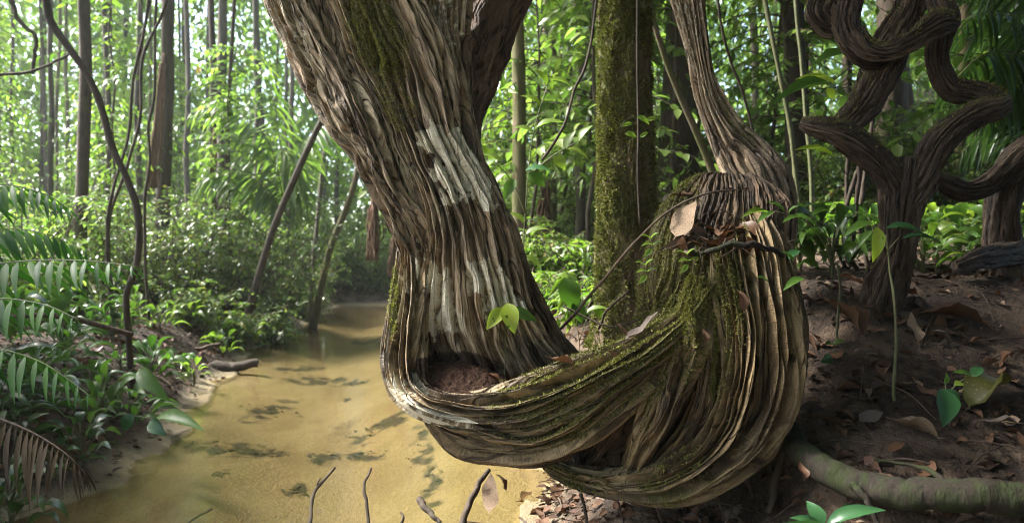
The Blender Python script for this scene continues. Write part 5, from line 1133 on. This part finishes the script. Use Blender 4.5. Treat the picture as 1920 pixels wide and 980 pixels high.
# sunken log and sticks in the stream
stem_thing('sunken_log', [(296, 690, 6.0), (360, 692, 6.0), (420, 690, 6.0), (482, 682, 6.1)], [10, 11, 8], 'bark_dark', 'dark wet log half sunk at the stream edge', 'log')
stem_thing('fallen_stick', [(318, 680, 6.1), (370, 655, 6.2), (412, 645, 6.3)], [4, 3], 'twig', 'grey fallen stick leaning on the bank above the sunken log', 'stick')
def to_bed(px, py, up=0.0):
    p = ground_hit(px, py); return p + np.array([0, 0, up])
def stick(pts, rad, label, name='stick', mat_='bark_dark', cat='stick', group=None):
    c = catmull(np.array(pts), 24); n = len(c); c = c + rad * .45 * np.stack([vn(np.arange(n) * .3, pts[0][0] * 9, 0, 3), vn(np.arange(n) * .5, 4 + pts[0][0] * 9, 0, 4), np.zeros(n)], -1)
    v, f = tube_v(c, np.linspace(rad, rad * .6, n), 8, .22, 7); return tag(link(name, make_mesh(name, v, f, M[mat_]), None, c[0]), label, cat, group)
stick([P(580, 985, 2.5), P(588, 930, 2.62), P(598, 910, 2.66), P(628, 876, 2.75)], .008, 'dark forked stick standing out of the water, left one of two', 'stick')
stick([P(593, 915, 2.65), P(596, 906, 2.66), P(600, 895, 2.68)], .004, 'short side shoot of a stick broken off beside the left upright stick', 'twig')
stick([P(692, 990, 2.45), P(686, 940, 2.5), P(684, 905, 2.55), P(697, 877, 2.6)], .0075, 'dark curved stick standing out of the water, right one of two', 'stick')
stick([P(345, 985, 2.6), P(370, 968, 2.65), P(398, 953, 2.7)], .006, 'dark stick lying in shallow water at the bottom edge', 'stick')
stick([P(750, 985, 2.4), P(756, 970, 2.42), P(752, 960, 2.45)], .006, 'stub of a stick poking from the water at the bottom edge', 'stick')
stick([P(865, 985, 2.1), P(880, 945, 2.15), P(900, 905, 2.2), P(916, 880, 2.25)], .012, 'thick dark broken stick leaning up beside the crumpled leaf', 'stick', 'bark_dark')
stick([P(786, 936, 2.45), P(800, 955, 2.4), P(825, 980, 2.35)], .013, 'wet dark stick poking into the stream from the debris', 'stick', 'bark_dark')
# leaf debris sunk in the stream; the far band imitates the bank's reflection
for q, (px, py, w, h, lab) in enumerate(((505, 770, 60, 14, 'dark clump of sunken debris left of the middle of the stream'), (420, 843, 75, 14, 'long dark clump of sunken debris near the left edge of the stream'), (500, 850, 45, 12, 'dark clump of sunken debris under the long one'), (608, 858, 34, 13, 'roundish dark clump of sunken debris left of the upright sticks'),
                                         (556, 920, 20, 18, 'small dark clump of sunken debris at lower left of the upright stick'), (720, 800, 70, 14, 'slanting dark sunken branch litter beside the liana bowl'), (790, 840, 28, 40, 'dark streak of sunken litter in the ripples under the liana bowl'), (810, 910, 26, 40, 'dark streak of sunken litter reaching the bottom debris'), (685, 855, 40, 9, 'thin dark strip of sunken litter in mid stream'),
                                         (610, 715, 80, 8, 'long band of dark flakes standing in for the bank reflected in the far stream'), (410, 888, 10, 5, 'small dark leaf scrap on the stream bed'), (650, 752, 6, 4, 'tiny dark leaf scrap in mid stream'))):
    c = to_bed(px, py); Y = c[1]; sx = w / F * Y; sy = h / F * Y / max((py - 490) / F, .05); r = np.random.default_rng(900 + q); n = int(8 + w * .35)
    rad = np.sqrt(r.random(n)) * .95; an = r.uniform(0, 6.283, n); ox = rad * np.cos(an); oy = rad * np.sin(an); slope = {5: -.6, 0: -.3}.get(q, 0)
    x = c[0] + ox * sx; y = c[1] + oy * sy - slope * ox * sx; z = height(x, y) + r.uniform(.002, .010, n); d = r.normal(0, 1, (n, 3)) * [1, 1, .1]
    V, Q = place(TPL4, np.stack([x, y, z], -1), d, r.normal(0, .2, (n, 3)) + [0, 0, 1], r.uniform(.015, .06, n))
    tag(link('sunken_debris', make_mesh('sunken_debris', V, Q, M['silt_shade'], False), None, c), lab, 'debris', 'clumps of debris sunk in the stream')

# ---- dead leaves
DEADM = {}
def dead_mesh(kind, seed):
    key = (kind, seed)
    if key not in DEADM:
        r = np.random.default_rng(1000 + seed)
        V, Q = leaf_tpl(11, r.uniform(.2, .27), r.uniform(.02, .14), r.uniform(-.12, .2), 1, .02, False, seed)
        V = np.vstack([V]); V[:, 1] -= .5; V[:, 2] += .10 * np.sin(V[:, 1] * r.uniform(4, 8) + r.uniform(0, 6)) * (np.abs(V[:, 0]) * 3 + .25) + r.uniform(.2, 1.6) * V[:, 0]**2 + .012 * r.normal(0, 1, len(V)); V[:, 0] += r.uniform(-.3, .3) * (V[:, 1] + .0)**2
        sv, sf = tube_v([(V[1][0], -.5, V[1][2]), (V[1][0] + .01, -.62, V[1][2] + .03)], [.012, .008], 5)
        V2, F2 = join([(V, Q), (sv, sf)]); DEADM[key] = make_mesh('dead_leaf', V2, F2, M[kind])
    return DEADM[key]
def dead_leaf(pos, size, yaw, pitch=0.0, roll=0.0, kind='dead_brown', seed=0, label='', group=None):
    o = bpy.data.objects.new('dead_leaf', dead_mesh(kind, seed)); C.objects.link(o); o.location = pos; o.rotation_euler = (R(pitch), R(roll), R(yaw)); o.scale = (size, size, size)
    return tag(o, label, 'dead leaf', group)
def dl(px, py, Y, spx, yaw, pitch, roll, kind, seed, label):
    if 22 < seed < 38 and seed != 33:
        g = ground_hit(px, py + spx * .12); return dead_leaf(g + (0, 0, .03 + .3 * abs(math.sin(R(pitch))) * spx / F * g[1] * .8), spx / F * g[1], yaw, pitch, roll, kind, seed, label)
    return dead_leaf(P(px, py, Y), spx / F * Y, yaw, pitch, roll, kind, seed, label)
dl(1284, 410, 1.90, 92, -38, 48, 12, 'dead_pale', 1, 'large pale dry leaf resting on top of the knot')
dl(1398, 428, 1.93, 66, 30, 30, -30, 'dead_rust', 2, 'rust brown curled leaf right of the large pale leaf on the knot')
dl(1325, 452, 1.88, 52, 70, 30, 10, 'dead_rust', 3, 'small rust leaf below the large pale leaf on the knot')
dl(1300, 455, 1.90, 44, 110, 25, -15, 'dead_brown', 4, 'dark brown curled leaf tucked under the large pale leaf')
dl(1346, 352, 2.25, 44, 20, 60, 30, 'dead_pale', 5, 'small pale dry leaf upright at the very top of the knot')
dl(1262, 368, 2.15, 46, -60, 30, 20, 'dead_grey', 6, 'greyish leaf at the upper left rim of the knot')
dl(1366, 408, 1.98, 40, -30, 40, 0, 'dead_pale', 7, 'folded tan leaf between the pale and the rust leaf on the knot')
dl(1360, 462, 1.90, 60, 80, 15, 20, 'dead_brown', 8, 'dark brown leaf lying across the right side of the knot top')
_o = dl(1206, 614, 1.87, 100, -58, 28, 10, 'dead_grey', 9, 'long grey strip of dead leaf on the rim of the loop'); _o.scale = (_o.scale[0] * .45, _o.scale[1], _o.scale[2])
dl(1168, 616, 1.93, 42, 40, 40, 30, 'dead_brown', 10, 'dark purplish curled leaf beside the grey strip on the loop rim')
dl(1150, 668, 1.83, 36, 100, 40, 0, 'dead_brown', 11, 'dark curled leaf hanging below the grey strip')
dl(1050, 678, 1.85, 62, 76, 15, 10, 'dead_brown', 12, 'curled brown leaf on the loop rim left of the grey strip')
dl(1248, 612, 1.87, 32, 10, 60, 0, 'dead_rust', 13, 'tiny rust leaf at the upper end of the grey strip')
dl(1322, 627, 1.80, 26, 10, 70, 0, 'dead_brown', 14, 'small brown leaf caught between the ribs of the knot')
dl(1392, 562, 1.78, 44, 20, 65, 0, 'dead_rust', 15, 'reddish leaf pressed on the ribs at the upper right of the knot')
dl(920, 706, 1.98, 44, 70, 25, 0, 'dead_rust', 16, 'pale rust leaf lying in the soil below the lime seedling')
dl(866, 692, 2.02, 34, 10, 50, 20, 'dead_brown', 17, 'reddish brown leaf upright in the soil of the bowl')
dl(846, 706, 2.00, 26, 60, 20, 0, 'dead_rust', 18, 'tiny rust leaf on the soil heap left of the seedling')
dl(1000, 696, 2.0, 40, 60, 20, 20, 'dead_brown', 19, 'dark brown leaf on the soil right of the seedling')
dl(922, 922, 2.12, 70, -20, 55, -10, 'dead_pale', 20, 'crumpled pale brown leaf caught on the debris at the water edge')
dl(942, 900, 2.14, 40, 60, 50, 30, 'dead_rust', 21, 'rusty curled leaf right behind the crumpled pale leaf')
dl(1580, 585, 2.35, 120, 30, 40, 10, 'dead_brown', 22, 'big dark brown dead leaf leaning at the right flank of the knot')
dl(1608, 540, 2.6, 70, 60, 30, 0, 'dead_rust', 23, 'orange brown leaf above the big dark dead leaf')
dl(1713, 636, 2.22, 62, 8, 58, 12, 'dead_pale', 24, 'pale yellowish leaf standing upright on the bank')
dl(1762, 648, 2.3, 46, 60, 25, 0, 'dead_grey', 25, 'grey crinkled leaf right of the upright pale leaf')
dl(1635, 684, 2.15, 52, 80, 18, 0, 'dead_grey', 26, 'flat greyish leaf left of the bare stem on the bank')
dl(1560, 803, 1.86, 84, 75, 12, 15, 'dead_brown', 27, 'curled dark brown leaf at the left end of the curved root')
dl(1634, 797, 1.86, 58, -65, 20, 25, 'dead_grey', 28, 'slate grey leaf lying right of the curled brown leaf')
dl(1708, 822, 1.80, 90, 70, 14, 8, 'dead_pale', 29, 'pale pinkish leaf in the middle of the sandy bank')
dl(1682, 852, 1.75, 60, -60, 14, -8, 'dead_rust', 30, 'flat rust coloured leaf below the pale pinkish leaf')
dl(1862, 748, 1.88, 130, -68, 24, -6, 'lf_olive', 31, 'large shiny olive green leaf lying on the bank at right')
dl(1872, 800, 1.82, 60, 60, 10, 0, 'dead_grey', 32, 'dark greyish leaf just below the large olive leaf')
dl(1504, 880, 1.74, 34, 10, 70, 0, 'dead_rust', 33, 'rust leaf hanging on the curved root near the knot')
dl(1564, 756, 2.0, 36, 10, 40, 20, 'dead_brown', 34, 'small dark red leaf on the sand beside the knot')
dl(1576, 826, 1.83, 36, 0, 30, 0, 'dead_rust', 35, 'small rust leaf right under the curled dark brown leaf')
dl(1780, 600, 2.6, 110, 80, 10, 0, 'dead_brown', 36, 'long dark brown leaf lying flat at the back of the bank')
dl(1700, 560, 3.0, 80, -50, 10, 0, 'dead_brown', 37, 'dark leaf lying behind the bare stem at the back of the bank')
dl(372, 130, 10, 20, 30, 70, 0, 'lf_yellow', 38, 'single yellow leaf hanging in the foliage right of the medium trunk')
stem_thing('mossy_branch', [(1300, 478, 1.86), (1340, 466, 1.83), (1390, 457, 1.82), (1440, 466, 1.84), (1480, 486, 1.9)], [4, 6, 4], 'rootbark', 'short mossy dead branch lying across the knot below its leaf heap', 'branch', nu=20)
for q in range(40):
    r_ = np.random.default_rng(1500 + q); px, py = r_.uniform(1265, 1440), r_.uniform(358, 470)
    Yk = 1.86 + (470 - py) / 112 * .27
    o_ = dl(px, py, Yk, r_.uniform(34, 72), r_.uniform(0, 360), r_.uniform(15, 60), r_.uniform(-30, 30), ['dead_brown', 'dead_grey', 'dead_rust', 'dead_brown'][q % 4], int(50 + q % 8), 'small dead leaf among the litter heaped on top of the knot'); o_['group'] = 'litter leaves on top of the knot'
for q in range(22):
    r_ = np.random.default_rng(1600 + q); px, py = r_.uniform(1270, 1450), r_.uniform(370, 470); Yk = 1.86 + (470 - py) / 112 * .27
    stem_thing('dead_twig', [(px, py, Yk), (px + r_.uniform(-40, 40), py + r_.uniform(-14, 20), Yk - .02), (px + r_.uniform(-70, 70), py + r_.uniform(-20, 40), Yk - .03)], [1.6, .9], 'twig', 'thin twig in the litter on top of the knot', 'twig', group='twigs in the litter on the knot')
# litter: many small leaves, each an object
r = np.random.default_rng(1234)
def litter(n, pick, group, label, lo, hi):
    for q in range(n):
        p = pick(); kind = r.choice(['dead_brown', 'dead_brown', 'dead_brown', 'dead_rust', 'dead_grey', 'dead_pale'], p=[.3, .2, .15, .12, .15, .08])
        s_ = r.uniform(lo, hi); dead_leaf((p[0], p[1], gz(p[0], p[1]) + .012), s_, r.uniform(0, 360), r.normal(0, 22), r.normal(0, 22), kind, int(r.integers(50, 58)), label, group)
def pick_bank():
    while True:
        p = ground_hit(r.uniform(1500, 1940), r.uniform(530, 900))
        if plateau(np.array([p[0]]), np.array([p[1]]))[0] > .0: return p
def pick_under():
    while True:
        x, y = r.uniform(.02, .85), r.uniform(1.6, 2.9)
        if plateau(np.array([x]), np.array([y]))[0] < .1: return np.array([x, y])
def pick_left():
    while True:
        p = ground_hit(r.uniform(0, 560), r.uniform(600, 960))
        if free(p[0], p[1], .25): return p
def pick_mid():
    return ground_hit(r.uniform(1000, 1130), r.uniform(560, 640))
litter(90, pick_bank, 'litter leaves on the sandy right bank', 'small dead leaf in the litter of the sandy right bank', .04, .10)
litter(85, pick_under, 'litter leaves under the knot', 'small dead leaf in the dark debris under the liana knot', .04, .10)
litter(75, pick_left, 'litter leaves on the left bank', 'small dead leaf in the litter of the left bank', .05, .12)
litter(16, pick_mid, 'litter leaves behind the loop', 'small dead leaf on the ground behind the liana loop', .05, .1)
def carpet(name, n, pick, lo, hi, kind, seed):
    r2 = np.random.default_rng(seed); p = pick(r2, n); n = len(p); d = r2.normal(0, 1, (n, 3)) * [1, 1, .3]
    V, Q = place(leaf_tpl(4, .26, .1, .15), np.stack([p[:, 0], p[:, 1], height(p[:, 0], p[:, 1]) + r2.uniform(.004, .016, n)], -1), d, r2.normal(0, .4, (n, 3)) + [0, 0, 1], r2.uniform(lo, hi, n))
    tag(link(name, make_mesh(name, V, Q, M[kind])), None, None, None, 'stuff')
def pb_(r2, n):
    x, y = r2.uniform(.2, 6, n * 2), r2.uniform(1.3, 8, n * 2); k = (plateau(x, y) > 0) & (fbm(x * 2.2, y * 2.2, 0, 44, 3) > -.05 - .6 * (y > 2.6)); return np.stack([x, y], -1)[k][:n]
def pu_(r2, n):
    x, y = r2.uniform(.0, 2.0, n), r2.uniform(1.3, 3.2, n); d, _ = channel(x, y); k = (plateau(x, y) < .08) & (d < -.06); return np.stack([x, y], -1)[k]
def pl_(r2, n):
    y = r2.uniform(2, 9, n); x = r2.uniform(-6, -1.5, n); d, _ = channel(x, y); k = (d < -.05 - .25 * r2.random(n)) & (x < -1); return np.stack([x, y], -1)[k]
M['dead_mix'] = leaf_mat('rotting_leaf_mix', [(0, (.012, .008, .005)), (.5, (.035, .02, .012)), (.8, (.07, .042, .026)), (1, (.16, .11, .07))], .05, (1.1, 1, .8), .8, .15)
carpet('leaf_litter', 9000, pb_, .008, .03, 'dead_mix', 74); carpet('leaf_litter', 5000, pu_, .01, .035, 'dead_mix', 75); carpet('leaf_litter', 12000, pl_, .01, .045, 'dead_mix', 76)
carpet('leaf_litter', 5200, pb_, .02, .06, 'dead_mix', 71); carpet('leaf_litter', 2600, pu_, .02, .06, 'dead_brown', 72); carpet('leaf_litter', 5200, pl_, .03, .08, 'dead_brown', 73)
# twigs and roots under the knot and on the banks
for q in range(46):
    x, y = pick_under(); z = gz(x, y); a = r.uniform(0, 6.283); L = r.uniform(.1, .4); up = r.uniform(-.02, .25)
    pts = [np.array([x, y, z + .005]), np.array([x + math.cos(a) * L * .5, y + math.sin(a) * L * .4, z + .02 + up * L * .6]), np.array([x + math.cos(a) * L, y + math.sin(a) * L * .8, z + .02 + up * L])]
    stick(pts, r.uniform(.002, .006), 'thin dead twig in the dark debris under the liana knot', 'dead_twig', 'twig', 'twig', 'twigs under the liana knot')
for q in range(30):
    p = pick_bank() if q < 18 else pick_left(); a = r.uniform(0, 6.283); L = r.uniform(.08, .3)
    q1 = p + np.array([math.cos(a) * L, math.sin(a) * L, 0]); qm = (p + q1) / 2
    for w in (p, qm, q1): w[2] = gz(w[0], w[1]) + .012
    stick([p, qm + (0, 0, .01), q1], r.uniform(.0015, .004), 'thin dead twig lying on the ' + ('sandy right bank' if q < 18 else 'left bank'), 'dead_twig', 'twig', 'twig', 'twigs on the ' + ('right bank' if q < 18 else 'left bank'))
for q, (px, py, Y) in enumerate(((1090, 925, 2.05), (1155, 930, 2.05), (1225, 935, 2.0), (1340, 910, 2.0), (1395, 890, 2.0), (1430, 860, 2.0))):
    a = P(px, py, Y); g = gz(a[0] + .03, a[1])
    stick([a, (a + [0.02, 0, 0]) * [1, 1, .5] + [0, 0, .5 * g], [a[0] + .04, a[1] + .03, g - .02]], r.uniform(.003, .007), 'rootlet reaching from the underside of the knot into the debris', 'rootlet', 'bark_dark', 'root', 'rootlets under the knot')

# ------------------------------------------------------------------ humid forest air
m, nt, b = new_mat('forest_haze'); nt.nodes.remove(b)
pv = nt.nodes.new('ShaderNodeVolumePrincipled'); pv.inputs['Color'].default_value = (.95, 1, .93, 1); pv.inputs['Density'].default_value = .001; pv.inputs['Anisotropy'].default_value = .35
nt.links.new(pv.outputs[0], nt.nodes['Material Output'].inputs['Volume'])
x0, x1, y0, y1, z0, z1 = -95, 95, -40, 180, -4, 22
V = np.array([(x, y, z) for z in (z0, z1) for y in (y0, y1) for x in (x0, x1)], float)
Q = np.array([(0, 2, 3, 1), (4, 5, 7, 6), (0, 1, 5, 4), (2, 6, 7, 3), (0, 4, 6, 2), (1, 3, 7, 5)])
tag(link('haze', make_mesh('haze', V, Q, m, False)), None, None, None, 'stuff')
